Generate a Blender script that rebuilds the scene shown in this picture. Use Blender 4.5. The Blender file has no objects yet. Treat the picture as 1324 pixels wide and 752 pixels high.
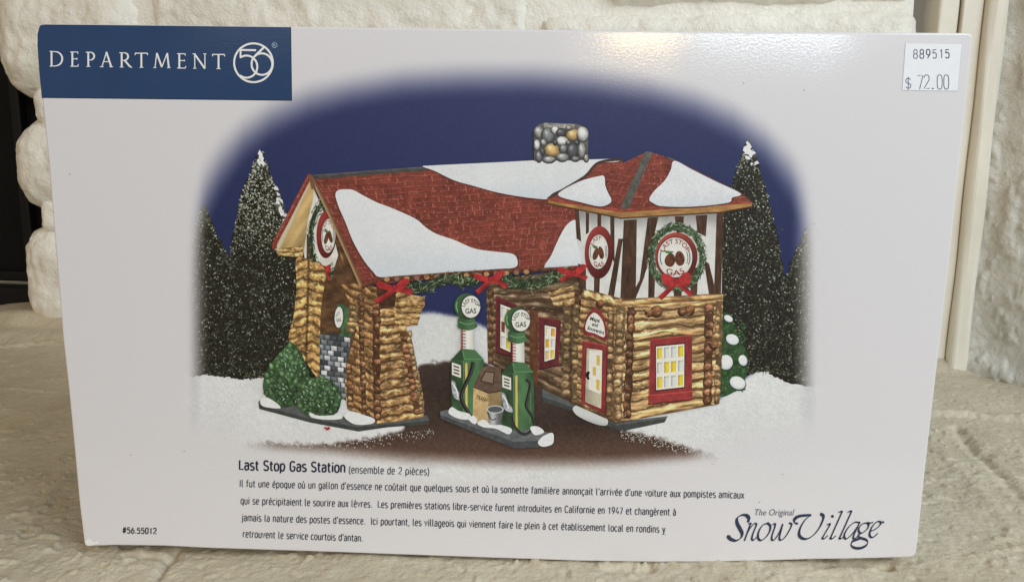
import bpy, math, random
import numpy as np
from mathutils import Matrix, Vector
from mathutils.geometry import delaunay_2d_cdt

S = bpy.context.scene
COL = S.collection
rng = np.random.default_rng(56)
random.seed(56)

# ------------------------------------------------------------------ camera
F_PX, CX, CY = 1000.0, 662.0, 376.0          # focal length and centre of the photograph, in its pixels
RV = np.array([0.1726, 0.0070, 0.0117])
CAM = np.array([0.0053, -0.2627, 0.1428])
BOX_W, BOX_H = 0.305, 0.1836
def rodrigues(r):
    t = np.linalg.norm(r); k = r / t
    K = np.array([[0, -k[2], k[1]], [k[2], 0, -k[0]], [-k[1], k[0], 0]])
    return np.eye(3) + math.sin(t) * K + (1 - math.cos(t)) * K @ K
ROT = rodrigues(RV) @ np.array([[1, 0, 0], [0, 0, -1], [0, 1, 0]], float)
cam = bpy.data.cameras.new('camera')
cam.sensor_width = 36.0; cam.lens = 36.0 * F_PX / 1324.0
cam.clip_start = 0.01; cam.clip_end = 50.0
camo = bpy.data.objects.new('camera', cam); COL.objects.link(camo)
M4 = Matrix.Identity(4)
for i in range(3):
    M4[i][0] = ROT[0][i]; M4[i][1] = -ROT[1][i]; M4[i][2] = -ROT[2][i]; M4[i][3] = CAM[i]
camo.matrix_world = M4
S.camera = camo

# ------------------------------------------------------------------ world and lamps
w = bpy.data.worlds.new('World'); S.world = w; w.use_nodes = True
w.node_tree.nodes['Background'].inputs['Color'].default_value = (1.0, 0.89, 0.72, 1)
w.node_tree.nodes['Background'].inputs['Strength'].default_value = 0.19

def area(name, loc, target, sx, sy, power, col):
    l = bpy.data.lights.new(name, 'AREA'); l.shape = 'RECTANGLE'; l.size = sx; l.size_y = sy
    l.energy = power; l.color = col
    o = bpy.data.objects.new(name, l); COL.objects.link(o)
    o.location = loc
    o.rotation_euler = (Vector(target) - Vector(loc)).to_track_quat('-Z', 'Y').to_euler()
    return o
win = area('window_light', (0.71, -2.0, 0.70), (0.05, 0, 0.12), 0.42, 0.46, 12.0, (0.80, 0.92, 1.0))
win.rotation_euler.rotate_axis('Z', math.radians(-5))
area('lamp_light', (0.34, -2.0, 0.505), (0.0, 0, 0.12), 0.20, 0.10, 2.2, (1.0, 0.70, 0.36))
area('sheen_fill_light', (0.15, -2.2, 0.77), (0.05, 0, 0.12), 2.4, 0.60, 3.2, (1.0, 0.97, 0.93))  # unseen wide fill, added for the soft sheen along the box top
area('side_fill_light', (0.82, -0.52, 0.80), (0.12, 0.08, 0.05), 0.85, 0.60, 11.2, (0.80, 0.915, 1.0))  # unseen cool fill, added so brightness falls off from right to left
area('room_light', (-1.3, -1.0, 1.1), (-0.1, 0.1, 0.0), 1.0, 1.0, 6.6, (1.0, 0.68, 0.36))

S.view_settings.view_transform = 'Standard'; S.view_settings.look = 'None'
S.view_settings.exposure = -0.11; S.view_settings.gamma = 1.0
S.render.engine = 'CYCLES'
S.cycles.max_bounces = 6
S.render.film_transparent = False

# ------------------------------------------------------------------ helpers: maths
def lin(c):
    c = np.asarray(c, float) / 255.0
    return np.where(c <= 0.04045, c / 12.92, ((c + 0.055) / 1.055) ** 2.4)

def hsh(ix, iy, iz=0):
    n = (ix.astype(np.int64) * 374761393 + iy.astype(np.int64) * 668265263 + np.asarray(iz).astype(np.int64) * 2147483647) & 0xffffffff
    n = ((n ^ (n >> 13)) * 1274126177) & 0xffffffff
    n = ((n ^ (n >> 16)) * 2246822519) & 0xffffffff
    return ((n ^ (n >> 15)) & 0xffff) / 65535.0

def vnoise(x, y):
    x = np.asarray(x, float); y = np.asarray(y, float); x, y = np.broadcast_arrays(x, y)
    ix = np.floor(x); iy = np.floor(y); fx = x - ix; fy = y - iy
    fx = fx * fx * (3 - 2 * fx); fy = fy * fy * (3 - 2 * fy)
    a = hsh(ix, iy); b = hsh(ix + 1, iy); c = hsh(ix, iy + 1); d = hsh(ix + 1, iy + 1)
    return (a * (1 - fx) + b * fx) * (1 - fy) + (c * (1 - fx) + d * fx) * fy

def fbm(x, y, o=4):
    v = 0; a = 0.5; t = 0
    for k in range(o):
        v = v + a * vnoise(np.asarray(x) * 2 ** k + 17.3 * k, np.asarray(y) * 2 ** k + 9.1 * k); t += a; a *= 0.5
    return v / t

def vnoise3(p):
    i = np.floor(p); f = p - i; f = f * f * (3 - 2 * f)
    r = 0
    for dx in (0, 1):
        for dy in (0, 1):
            for dz in (0, 1):
                wgt = (f[:, 0] if dx else 1 - f[:, 0]) * (f[:, 1] if dy else 1 - f[:, 1]) * (f[:, 2] if dz else 1 - f[:, 2])
                r = r + wgt * hsh(i[:, 0] + dx, i[:, 1] + dy, i[:, 2] + dz)
    return r

def fbm3(p, o=3):
    v = 0; a = 0.5; t = 0
    for k in range(o):
        v = v + a * vnoise3(p * 2 ** k + 13.7 * k); t += a; a *= 0.5
    return v / t

def sstep(a, b, x):
    t = np.clip((np.asarray(x, float) - a) / (b - a), 0, 1); return t * t * (3 - 2 * t)

def homography(src, dst):
    A = []; B = []
    for (x, y), (u, v) in zip(src, dst):
        A += [[x, y, 1, 0, 0, 0, -u * x, -u * y], [0, 0, 0, x, y, 1, -v * x, -v * y]]; B += [u, v]
    h = np.linalg.solve(np.array(A, float), np.array(B, float))
    return np.append(h, 1).reshape(3, 3)
# flat artwork of the box front: measured positions on the picture of the front -> metres on the front
HM = homography([(49, 32), (1260, 42), (1183, 720), (107, 706)],
                [(-BOX_W / 2, BOX_H), (BOX_W / 2, BOX_H), (BOX_W / 2, 0), (-BOX_W / 2, 0)])
def face(P):
    P = np.asarray(P, float)
    q = np.c_[P, np.ones(len(P))] @ HM.T
    return q[:, :2] / q[:, 2:3]

def ray(px, py):
    return ROT.T @ np.array([(px - CX) / F_PX, (py - CY) / F_PX, 1.0])
def on_ground(px, py, z=0.0):
    d = ray(px, py); t = (z - CAM[2]) / d[2]; return CAM + t * d
WALL_A = np.array([-0.368, 0.350, 0.0]); WALL_B = np.array([0.310, 0.271, 0.0])
WDIR = (WALL_B - WALL_A) / np.linalg.norm(WALL_B - WALL_A); WNOR = np.array([WDIR[1], -WDIR[0], 0.0])  # faces the room (-Y)
def on_wall(px, py):
    """(along, height) on the front plane of the brick wall"""
    d = ray(px, py); t = ((WALL_A - CAM) @ WNOR) / (d @ WNOR); p = CAM + t * d
    return (p - WALL_A) @ WDIR, p[2]
def wall_pt(s, z, out=0.0):
    return WALL_A + WDIR * s + WNOR * out + np.array([0, 0, z])

# ------------------------------------------------------------------ helpers: materials
def new_mat(name):
    m = bpy.data.materials.new(name); m.use_nodes = True
    nt = m.node_tree; b = nt.nodes['Principled BSDF']
    return m, nt, b
def nd(nt, t, **kw):
    n = nt.nodes.new(t)
    for k, v in kw.items():
        if k in n.inputs.keys(): n.inputs[k].default_value = v
        else: setattr(n, k, v)
    return n

def print_material(name, const=None, rough=0.11, grain=0.045):
    m, nt, b = new_mat(name); L = nt.links.new
    tc = nd(nt, 'ShaderNodeTexCoord')
    n1 = nd(nt, 'ShaderNodeTexNoise', Scale=2600.0, Detail=2.0)
    L(tc.outputs['Object'], n1.inputs['Vector'])
    mr = nd(nt, 'ShaderNodeMapRange'); mr.inputs['From Min'].default_value = 0.25; mr.inputs['From Max'].default_value = 0.75
    mr.inputs['To Min'].default_value = 1 - grain; mr.inputs['To Max'].default_value = 1 + grain * 0.8
    L(n1.outputs['Fac'], mr.inputs['Value'])
    mx = nd(nt, 'ShaderNodeMix', data_type='RGBA', blend_type='MULTIPLY'); mx.inputs['Factor'].default_value = 1.0
    if const is None:
        at = nd(nt, 'ShaderNodeVertexColor', layer_name='Col'); L(at.outputs['Color'], mx.inputs['A']); L(at.outputs['Alpha'], mx.inputs['Factor'])
    else:
        mx.inputs['A'].default_value = (*const, 1)
    L(mr.outputs['Result'], mx.inputs['B'])
    L(mx.outputs['Result'], b.inputs['Base Color'])
    b.inputs['Roughness'].default_value = 0.55
    b.inputs['Specular IOR Level'].default_value = 0.25
    b.inputs['Coat Weight'].default_value = 0.9; b.inputs['Coat Roughness'].default_value = rough
    n2 = nd(nt, 'ShaderNodeTexNoise', Scale=800.0, Detail=2.0)
    n3 = nd(nt, 'ShaderNodeTexNoise', Scale=22.0, Detail=1.0)
    mp = nd(nt, 'ShaderNodeMapping'); mp.inputs['Scale'].default_value = (1.0, 1.0, 1.7)
    L(tc.outputs['Object'], mp.inputs['Vector']); L(mp.outputs['Vector'], n2.inputs['Vector']); L(tc.outputs['Object'], n3.inputs['Vector'])
    bp1 = nd(nt, 'ShaderNodeBump', Strength=0.03, Distance=0.0006); L(n2.outputs['Fac'], bp1.inputs['Height'])
    bp2 = nd(nt, 'ShaderNodeBump', Strength=0.02, Distance=0.010); L(n3.outputs['Fac'], bp2.inputs['Height'])
    L(bp1.outputs['Normal'], bp2.inputs['Normal'])
    L(bp2.outputs['Normal'], b.inputs['Coat Normal']); L(bp1.outputs['Normal'], b.inputs['Normal'])
    return m

CREAM = np.array([205, 203, 207.0])           # how the bare card reads
K_INK = 1.30                                   # card reads about 0.6 in the photograph and is about 0.8 white
def ink(c):
    c = np.asarray(c, float); g = (c @ np.array([.30, .59, .11]))[..., None]
    st = (c.max(-1) - c.min(-1))[..., None] / 255.0
    c = (g + (c - g) * (1 - .13 * sstep(.10, .30, st)))     # dull press inks
    return np.clip((lin(c) - 0.006) * K_INK, 0.003, 0.93)   # less the sheen the varnish adds
MAT_PRINT = print_material('printed_card', None, 0.11, 0.13)
MAT_CARD = print_material('bare_card', tuple(ink(CREAM)))
MAT_STICKER = print_material('sticker_paper', None, 0.45, 0.05)

def painted(name, c0, c1, scale, bump_scale, bump, dirt=None, rough=0.55, extra=None):
    m, nt, b = new_mat(name); L = nt.links.new
    tc = nd(nt, 'ShaderNodeTexCoord')
    n1 = nd(nt, 'ShaderNodeTexNoise', Scale=scale, Detail=6.0, Roughness=0.65); L(tc.outputs['Object'], n1.inputs['Vector'])
    cr = nd(nt, 'ShaderNodeValToRGB'); cr.color_ramp.elements[0].position = 0.36; cr.color_ramp.elements[1].position = 0.62
    cr.color_ramp.elements[0].color = (*c0, 1); cr.color_ramp.elements[1].color = (*c1, 1)
    L(n1.outputs['Fac'], cr.inputs['Fac'])
    src = cr.outputs['Color']
    if dirt:
        n4 = nd(nt, 'ShaderNodeTexNoise', Scale=dirt[1], Detail=5.0, Roughness=0.7); L(tc.outputs['Object'], n4.inputs['Vector'])
        c4 = nd(nt, 'ShaderNodeValToRGB'); c4.color_ramp.elements[0].position = dirt[2]; c4.color_ramp.elements[1].position = dirt[3]
        c4.color_ramp.elements[0].color = (1, 1, 1, 1); c4.color_ramp.elements[1].color = (0, 0, 0, 1)
        c4.color_ramp.elements[0].color, c4.color_ramp.elements[1].color = (0, 0, 0, 1), (1, 1, 1, 1)
        L(n4.outputs['Fac'], c4.inputs['Fac'])
        mx = nd(nt, 'ShaderNodeMix', data_type='RGBA'); mx.inputs['B'].default_value = (*dirt[0], 1)
        L(c4.outputs['Color'], mx.inputs['Factor']); L(src, mx.inputs['A']); src = mx.outputs['Result']
    L(src, b.inputs['Base Color'])
    b.inputs['Roughness'].default_value = rough; b.inputs['Specular IOR Level'].default_value = 0.35
    n2 = nd(nt, 'ShaderNodeTexNoise', Scale=bump_scale, Detail=5.0, Roughness=0.6, Distortion=0.4); L(tc.outputs['Object'], n2.inputs['Vector'])
    n3 = nd(nt, 'ShaderNodeTexVoronoi', Scale=bump_scale * 0.6); L(tc.outputs['Object'], n3.inputs['Vector'])
    ad = nd(nt, 'ShaderNodeMath', operation='MULTIPLY_ADD'); ad.inputs[1].default_value = -0.35
    L(n3.outputs['Distance'], ad.inputs[0]); L(n2.outputs['Fac'], ad.inputs[2])
    bp = nd(nt, 'ShaderNodeBump', Strength=bump, Distance=0.0022); L(ad.outputs['Value'], bp.inputs['Height'])
    L(bp.outputs['Normal'], b.inputs['Normal'])
    return m

# ------------------------------------------------------------------ helpers: objects
def mesh_obj(name, verts, faces, mat, parent=None, smooth=False, cols=None):
    me = bpy.data.meshes.new(name)
    me.from_pydata([tuple(v) for v in np.asarray(verts, float)], [], faces)
    if cols is not None:
        a = me.color_attributes.new('Col', 'FLOAT_COLOR', 'POINT')
        c = np.asarray(cols if cols.shape[1] == 4 else np.c_[cols, np.ones(len(cols))], np.float32)
        a.data.foreach_set('color', c.ravel())
    if smooth: me.polygons.foreach_set('use_smooth', [True] * len(me.polygons))
    me.materials.append(mat); me.update()
    o = bpy.data.objects.new(name, me); COL.objects.link(o)
    if parent is not None: o.parent = parent
    return o
def tag(o, label=None, cat=None, group=None, kind=None):
    if label: o['label'] = label
    if cat: o['category'] = cat
    if group: o['group'] = group
    if kind: o['kind'] = kind
    return o
def empty(name, loc=(0, 0, 0)):
    o = bpy.data.objects.new(name, None); COL.objects.link(o); o.location = loc; o.empty_display_size = 0.02
    return o
def grid_faces(nu, nv, base=0):
    i = np.arange(nu - 1)[:, None] * nv + np.arange(nv - 1)[None, :]
    f = np.stack([i, i + nv, i + nv + 1, i + 1], -1).reshape(-1, 4) + base
    return f.tolist()

# ================================================================== SETTING
# ---- hearth: painted brick ledge as one displaced sheet
def seg_dist(X, Y, pts):
    d = np.full(X.shape, 9.0)
    for (ax, ay), (bx, by) in zip(pts[:-1], pts[1:]):
        dx, dy = bx - ax, by - ay; L2 = dx * dx + dy * dy
        t = np.clip(((X - ax) * dx + (Y - ay) * dy) / L2, 0, 1)
        d = np.minimum(d, np.hypot(X - ax - t * dx, Y - ay - t * dy))
    return d
def gpts(*p): return [tuple(on_ground(a, b)[:2]) for a, b in p]

gx = np.r_[np.linspace(-0.78, -0.37, 110)[:-1], np.linspace(-0.37, 0.40, 900), np.linspace(0.40, 0.52, 40)[1:]]
gy = np.r_[np.linspace(-0.10, -0.05, 20)[:-1], np.linspace(-0.05, 0.31, 430), np.linspace(0.31, 0.56, 110)[1:]]
nx, ny = len(gx), len(gy)
X, Y = np.meshgrid(gx, gy, indexing='ij')
Z = -0.0034 + 0.0030 * (fbm(X * 22, Y * 22, 4) - 0.5)
warp = 0.004 * (fbm(X * 60 + 5, Y * 60, 3) - 0.5)
rough_amt = 0.45 + 0.55 * sstep(0.18, 0.15, Y + 0.1 * warp)
Z += rough_amt * 0.0009 * (fbm(X * 150, Y * 150, 3) - 0.5)
st = fbm(X * 420 + 3, Y * 420, 2); Z += rough_amt * 0.0004 * sstep(0.58, 0.82, st)
Z += rough_amt * 0.0010 * sstep(0.76, 0.84, vnoise(X * 300 + 3 * warp * 100, Y * 430)) * sstep(0.42, 0.56, fbm(X * 45 + 2, Y * 45, 2))
Z -= 0.0008 * sstep(0.90, 0.97, vnoise(X * 190 + 11, Y * 260 + 5))
Z -= 0.0009 * sstep(0.70, 0.86, fbm(X * 160 + 40, Y * 160 + 8, 3))
# soft ridges of mortar and paint, and joints
for pts, h, wd in ((gpts((1190, 528), (1250, 531), (1330, 538), (1420, 544)), 0.0042, 0.0024),
                   (gpts((-60, 497), (0, 498), (60, 499), (110, 502)), 0.0012, 0.0020),
                   (gpts((-80, 446), (0, 444), (60, 440), (120, 442)), 0.0024, 0.0026),
                   (gpts((1195, 552), (1255, 615), (1330, 695)), 0.0007, 0.0035),
                   (gpts((40, 655), (80, 618), (92, 606)), 0.0010, 0.0025),
                   (gpts((1238, 546), (1258, 572), (1282, 594), (1318, 632)), -0.0026, 0.0030),
                   (gpts((222, 700), (207, 722), (183, 756)), -0.0024, 0.0016),
                   (gpts((160, 706), (212, 707)), -0.0030, 0.0016),
                   (gpts((1060, 716), (1150, 719)), -0.0026, 0.0022),
                   (gpts((790, 722), (840, 722)), -0.0026, 0.0022)):
    d = seg_dist(X + warp, Y + warp, pts)
    Z += h * np.exp(-(d / wd) ** 2) * (0.25 + 1.5 * fbm(X * 120, Y * 120, 3))
# row of bricks against the wall sits a little lower and smoother; foot of the wall flares up
wd_ = (X - WALL_A[0]) * WNOR[0] + (Y - WALL_A[1]) * WNOR[1]          # distance in front of the wall
Z += 0.010 * sstep(0.012, -0.006, wd_ + 0.010 * (fbm(X * 40, Y * 40 + 3, 3) - 0.5)) * sstep(-0.50, -0.40, X)
Z += 0.006 * sstep(0.045, 0.02, wd_ + 0.02 * (fbm(X * 30 + 9, Y * 30, 3) - 0.5)) * sstep(-0.32, -0.36, X)
MAT_HEARTH = painted('hearth_paint', (0.55, 0.485, 0.355), (0.635, 0.57, 0.435), 30.0, 480.0, 0.50,
                     dirt=((0.50, 0.44, 0.34), 46.0, 0.58, 0.88), rough=0.5)
hearth = mesh_obj('hearth', np.stack([X, Y, Z], -1).reshape(-1, 3), grid_faces(nx, ny), MAT_HEARTH, smooth=True)
tag(hearth, 'pale rough painted brick hearth under the box', None, None, 'structure')

# ---- white brick wall: rounded thickly painted bricks over a mortar core
MAT_BRICK = painted('brick_paint', (0.82, 0.795, 0.72), (0.90, 0.88, 0.81), 24.0, 430.0, 0.45,
                    dirt=((0.42, 0.37, 0.29), 30.0, 0.62, 0.86), rough=0.42)
def brick_mesh(s0, s1, z0, z1, rad, depth=0.085, amp=0.0027, step=0.0022, front=0.0, seed=0.0):
    """closed rounded block in wall coordinates (along, out, height)"""
    c = np.array([(s0 + s1) / 2, -depth / 2 + front, (z0 + z1) / 2]); h = np.array([(s1 - s0) / 2, depth / 2, (z1 - z0) / 2])
    rad = min(rad, h[0] * 0.98, h[2] * 0.98)
    V = []; Fc = []
    for ax in range(3):
        for sg in (-1, 1):
            a, b = [(1, 2), (2, 0), (0, 1)][ax]
            na = max(4, int(2 * h[a] / step)); nb = max(4, int(2 * h[b] / step))
            A, B_ = np.meshgrid(np.linspace(-1, 1, na), np.linspace(-1, 1, nb), indexing='ij')
            p = np.zeros((na * nb, 3)); p[:, ax] = sg * h[ax]; p[:, a] = A.ravel() * h[a]; p[:, b] = B_.ravel() * h[b]
            fc = grid_faces(na, nb, sum(len(v) for v in V))
            if sg < 0: fc = [q[::-1] for q in fc]
            V.append(p); Fc += fc
    p = np.concatenate(V)
    inner = np.clip(p, -(h - rad), h - rad); dv = p - inner
    n = dv / np.maximum(np.linalg.norm(dv, axis=1, keepdims=True), 1e-9)
    p = inner + n * rad
    q = p + c
    disp = amp * (fbm3(q * 34 + seed, 4) - 0.5) * 2 + 0.0011 * (fbm3(q * 170 + seed, 2) - 0.5) * 2 \
        - 0.0015 * sstep(0.62, 0.8, fbm3(q * 60 + 5 + seed, 3))
    return q + n * disp[:, None], Fc
def to_world(q): return WALL_A[None] + q[:, :1] * WDIR[None] + q[:, 1:2] * WNOR[None] + np.c_[np.zeros((len(q), 2)), q[:, 2]]
zr = [on_wall(40, y)[1] for y in (131, 149, 276, 290, 427)]
s_l = [on_wall(1, 40)[0], on_wall(14, 200)[0], on_wall(33, 350)[0]]
s183 = on_wall(184, 20)[0]; s690 = on_wall(690, 20)[0]; s_end = on_wall(1191, 20)[0]
zt = on_wall(1050, 9)[1]
bricks = [(s_l[0] - 0.022, s183 + 0.003, zr[0], zr[0] + 0.098, 0.036, 1),
          (s183 + 0.003, s690 - 0.003, zr[0] + 0.004, zr[0] + 0.100, 0.012, 2),
          (s690 + 0.003, s_end, zr[0] + 0.002, zt - 0.002, 0.012, 3),
          (s690 + 0.05, s_end + 0.001, zt + 0.003, zt + 0.075, 0.012, 4),
          (s_l[0] + 0.01, s690 + 0.04, zr[0] + 0.107, zr[0] + 0.18, 0.014, 5),
          (s_l[1] - 0.011, s_l[1] + 0.20, zr[2], zr[1], 0.030, 6),
          (s_l[1] + 0.21, s_l[1] + 0.42, zr[2], zr[1], 0.014, 7),
          (s_l[1] + 0.43, s_end, zr[2], zr[1], 0.014, 8),
          (s_l[2] - 0.011, s_l[2] + 0.13, zr[4] - 0.004, zr[3], 0.026, 9),
          (s_l[2] + 0.14, s_l[2] + 0.36, zr[4] - 0.004, zr[3], 0.014, 10),
          (s_l[2] + 0.37, s_end, zr[4] - 0.004, zr[3], 0.014, 11),
          # mortar lumps seen at the open end of the wall, then the mortar core
          (on_wall(31, 140)[0], s183 + 0.05, zr[1] - 0.008, zr[0] + 0.012, 0.010, 12),
          (on_wall(42, 283)[0], s183 + 0.05, zr[3] - 0.008, zr[2] + 0.012, 0.008, 13)]
V = []; Fc = []
for (a, b, c, d, r, sd) in bricks:
    fine = d > zr[0] + 0.02 or a < 0.1
    v, f = brick_mesh(a, b, c, d, r, step=0.0020 if fine else 0.006, seed=sd * 3.1, front=-0.004 if sd in (12, 13) else 0.0015 * math.sin(sd * 2.3))
    n0 = sum(len(x) for x in V); V.append(v); Fc += [[i + n0 for i in q] for q in f]
v, f = brick_mesh(s_l[2] + 0.018, s_end, -0.01, zr[0] + 0.19, 0.006, depth=0.07, front=-0.007, step=0.006, amp=0.0015)
n0 = sum(len(x) for x in V); V.append(v); Fc += [[i + n0 for i in q] for q in f]
wall = mesh_obj('brick_wall', to_world(np.concatenate(V)), Fc, MAT_BRICK, smooth=True)
tag(wall, 'white painted wall of big rounded bricks behind the box', 'wall')

# ---- wooden moulding beside the wall: one profile pulled up
MAT_WOOD = painted('moulding_paint', (0.78, 0.74, 0.64), (0.86, 0.82, 0.72), 18.0, 120.0, 0.10,
                   dirt=((0.34, 0.28, 0.20), 60.0, 0.70, 0.86), rough=0.38)
sA = on_wall(1222, 470)[0]
def extrude_profile(name, prof, z0, z1, parent, nz=60):
    prof = np.array(prof); n = len(prof); zz = np.linspace(z0, z1, nz)
    V = []
    for z in zz:
        for (s, o) in prof:
            V.append(wall_pt(s + 0.0003 * math.sin(z * 60 + s * 300), z, o + 0.0003 * math.sin(z * 41 + s * 900)))
    Fc = []
    for i in range(nz - 1):
        for j in range(n):
            k = (j + 1) % n
            Fc.append([i * n + j, i * n + k, (i + 1) * n + k, (i + 1) * n + j])
    Fc.append([(nz - 1) * n + j for j in range(n)])
    return mesh_obj(name, V, Fc, MAT_WOOD, parent)
def rounded(s0, s1, o0, o1, r, n=5):
    p = [(s0, o0)]
    for k in range(n + 1):
        a = math.pi - k / n * math.pi / 2; p.append((s0 + r + r * math.cos(a), o1 - r + r * math.sin(a)))
    for k in range(n + 1):
        a = math.pi / 2 - k / n * math.pi / 2; p.append((s1 - r + r * math.cos(a), o1 - r + r * math.sin(a)))
    p.append((s1, o0)); return p
mould = empty('wooden_moulding', wall_pt(sA, 0))
tag(mould, 'cream painted upright wooden moulding at the right end of the brick wall', 'moulding')
bpy.context.view_layer.update()
for nm, p in (('flat_board', rounded(sA - 0.0260, sA - 0.0138, -0.03, -0.004, 0.0018)),
              ('flat_board', rounded(sA - 0.0128, sA + 0.0004, -0.03, -0.001, 0.0012)),
              ('bead', rounded(sA + 0.0006, sA + 0.0135, -0.03, 0.006, 0.0045))):
    o = extrude_profile(nm, p, -0.004, 0.46, mould)
    o.matrix_parent_inverse = mould.matrix_world.inverted()

# ---- rough return wall to the right of the moulding
MAT_ROUGH = painted('rough_wall_paint', (0.62, 0.61, 0.56), (0.72, 0.71, 0.66), 40.0, 260.0, 0.7,
                    dirt=((0.50, 0.48, 0.42), 40.0, 0.60, 0.85), rough=0.42)
p0 = wall_pt(sA + 0.012, 0, -0.004); dr = np.array([0.60, -0.80, 0.0]); nr = np.array([-0.80, -0.60, 0.0])
nu, nv = 150, 330
U, Vz = np.meshgrid(np.linspace(0, 0.15, nu), np.linspace(-0.012, 0.48, nv), indexing='ij')
Dp = 0.004 * (fbm(U * 50, Vz * 50, 4) - 0.5) + 0.0022 * sstep(0.5, 0.75, fbm(U * 150 + 7, Vz * 120, 3)) + 0.004 * np.exp(-(U / 0.006) ** 2) * fbm(U * 10, Vz * 90, 2) \
    + 0.006 * sstep(0.012, 0.0, Vz + 0.008 * (fbm(U * 60, Vz, 2) - 0.5))
P = p0[None, None] + U[..., None] * dr + Dp[..., None] * nr
P[..., 2] = Vz
Pb = P - 0.03 * nr
V = np.concatenate([P.reshape(-1, 3), Pb[[0, -1]][:, [0, -1]].reshape(-1, 3)])
fr = [q[::-1] for q in grid_faces(nu, nv)]
rough = mesh_obj('return_wall', V, fr, MAT_ROUGH, smooth=True)
tag(rough, 'grey white rough plastered wall at the right beyond the moulding', 'wall')

# ---- black fireplace screen in the opening at the left
m, nt, b = new_mat('black_mesh'); L = nt.links.new
tc = nd(nt, 'ShaderNodeTexCoord'); ck = nd(nt, 'ShaderNodeTexBrick', Scale=330.0)
ck.inputs['Color1'].default_value = (0.006, 0.006, 0.0065, 1); ck.inputs['Color2'].default_value = (0.009, 0.009, 0.0095, 1)
ck.inputs['Mortar'].default_value = (0.002, 0.002, 0.002, 1)
mp = nd(nt, 'ShaderNodeMapping'); mp.inputs['Rotation'].default_value = (math.radians(90), 0, math.radians(45)); L(tc.outputs['Object'], mp.inputs['Vector'])
L(mp.outputs['Vector'], ck.inputs['Vector']); L(ck.outputs['Color'], b.inputs['Base Color']); b.inputs['Roughness'].default_value = 0.8; b.inputs['Specular IOR Level'].default_value = 0.15
MAT_MESH = m
m, nt, b = new_mat('black_iron'); b.inputs['Base Color'].default_value = (0.005, 0.005, 0.0055, 1); b.inputs['Roughness'].default_value = 0.5; b.inputs['Specular IOR Level'].default_value = 0.25
n = nd(nt, 'ShaderNodeTexNoise', Scale=400.0); bp = nd(nt, 'ShaderNodeBump', Strength=0.3, Distance=0.001)
nt.links.new(n.outputs['Fac'], bp.inputs['Height']); nt.links.new(bp.outputs['Normal'], b.inputs['Normal'])
MAT_IRON = m
scr = empty('fireplace_screen', wall_pt(-0.12, 0.0, -0.05))
tag(scr, 'black iron mesh screen across the fireplace opening at the left', 'screen')
bpy.context.view_layer.update()
def wbox(name, s0, s1, z0, z1, o0, o1, mat, parent, bev=0.0015):
    V = [wall_pt(s, z, o) for s in (s0, s1) for z in (z0, z1) for o in (o0, o1)]
    Fc = [[0, 1, 3, 2], [4, 6, 7, 5], [0, 4, 5, 1], [2, 3, 7, 6], [0, 2, 6, 4], [1, 5, 7, 3]]
    o = mesh_obj(name, V, Fc, mat, parent)
    if bev:
        md = o.modifiers.new('bevel', 'BEVEL'); md.width = bev; md.segments = 3
    o.matrix_parent_inverse = parent.matrix_world.inverted()
    return o
wbox('mesh_panel', -0.30, 0.035, 0.03, 0.40, -0.072, -0.068, MAT_MESH, scr, 0)
wbox('frame', -0.30, 0.035, 0.004, 0.024, -0.066, -0.046, MAT_IRON, scr)
wbox('frame', -0.30, 0.035, 0.027, 0.036, -0.070, -0.060, MAT_IRON, scr)
s5 = on_wall(4, 100)[0]
wbox('frame', s5 - 0.045, s5 - 0.036, 0.03, 0.40, -0.066, -0.058, MAT_IRON, scr)

# ================================================================== THE BOX
box = empty('cardboard_box', (0, 0, 0))
tag(box, 'white cardboard box standing upright, printed with a snowy log cabin gas station', 'box')
OUT = [(51, 35), (53.5, 32.6), (58, 31.6), (120, 32.2), (378, 34.8), (700, 38.3), (1000, 40.6), (1250, 41.3), (1256, 42), (1259, 45), (1258.4, 60), (1253, 108),
       (1242.6, 200), (1232, 300), (1220, 400), (1208, 500), (1196, 600), (1184.5, 704), (1183, 713), (1180.5, 717.5), (1175, 719.5), (1130, 721), (1090, 722), (1040, 722.6), (990, 724.3), (910, 726),
       (850, 726.3), (750, 725), (660, 722), (500, 716.5), (400, 713), (270, 709), (210, 706.2), (150, 705.4), (120, 706.3), (110, 706.6), (107, 704), (101, 655), (93.5, 570), (87, 500), (80.5, 440),
       (69.5, 300), (62.5, 210), (55, 132), (51, 90), (48.6, 60), (48.8, 45)]
def catmull(pts, n=6, closed=False):
    pts = [np.array(p, float) for p in pts]; out = []
    m_ = len(pts)
    for i in range(m_ if closed else m_ - 1):
        p0 = pts[i - 1] if (i > 0 or closed) else pts[i]; p1 = pts[i]; p2 = pts[(i + 1) % m_]
        p3 = pts[(i + 2) % m_] if (closed or i + 2 < m_) else p2
        for k in range(n):
            t = k / n
            out.append(0.5 * (2 * p1 + (p2 - p0) * t + (2 * p0 - 5 * p1 + 4 * p2 - p3) * t * t + (3 * p1 - p0 - 3 * p2 + p3) * t ** 3))
    if not closed: out.append(pts[-1])
    return np.array(out)
of = face(OUT)
def inset(poly, d):
    n = len(poly); out = []
    for i in range(n):
        a, b_, c = poly[i - 1], poly[i], poly[(i + 1) % n]
        t1 = (b_ - a) / np.linalg.norm(b_ - a); t2 = (c - b_) / np.linalg.norm(c - b_)
        t = t1 + t2; t = t / np.linalg.norm(t); out.append(b_ + d * np.array([t[1], -t[0]]))   # outline runs clockwise seen from the front
    return np.array(out)
R_ = 0.0007; rings = []
for k in range(5):
    a = k / 4 * math.pi / 2; rings.append((inset(of, R_ * (1 - math.sin(a))), R_ * (1 - math.cos(a))))
V = []; Fc = []; N = len(of)
for pl, yy in rings: V += [(x, yy, z) for x, z in pl]
DEPTH = 0.118
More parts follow.
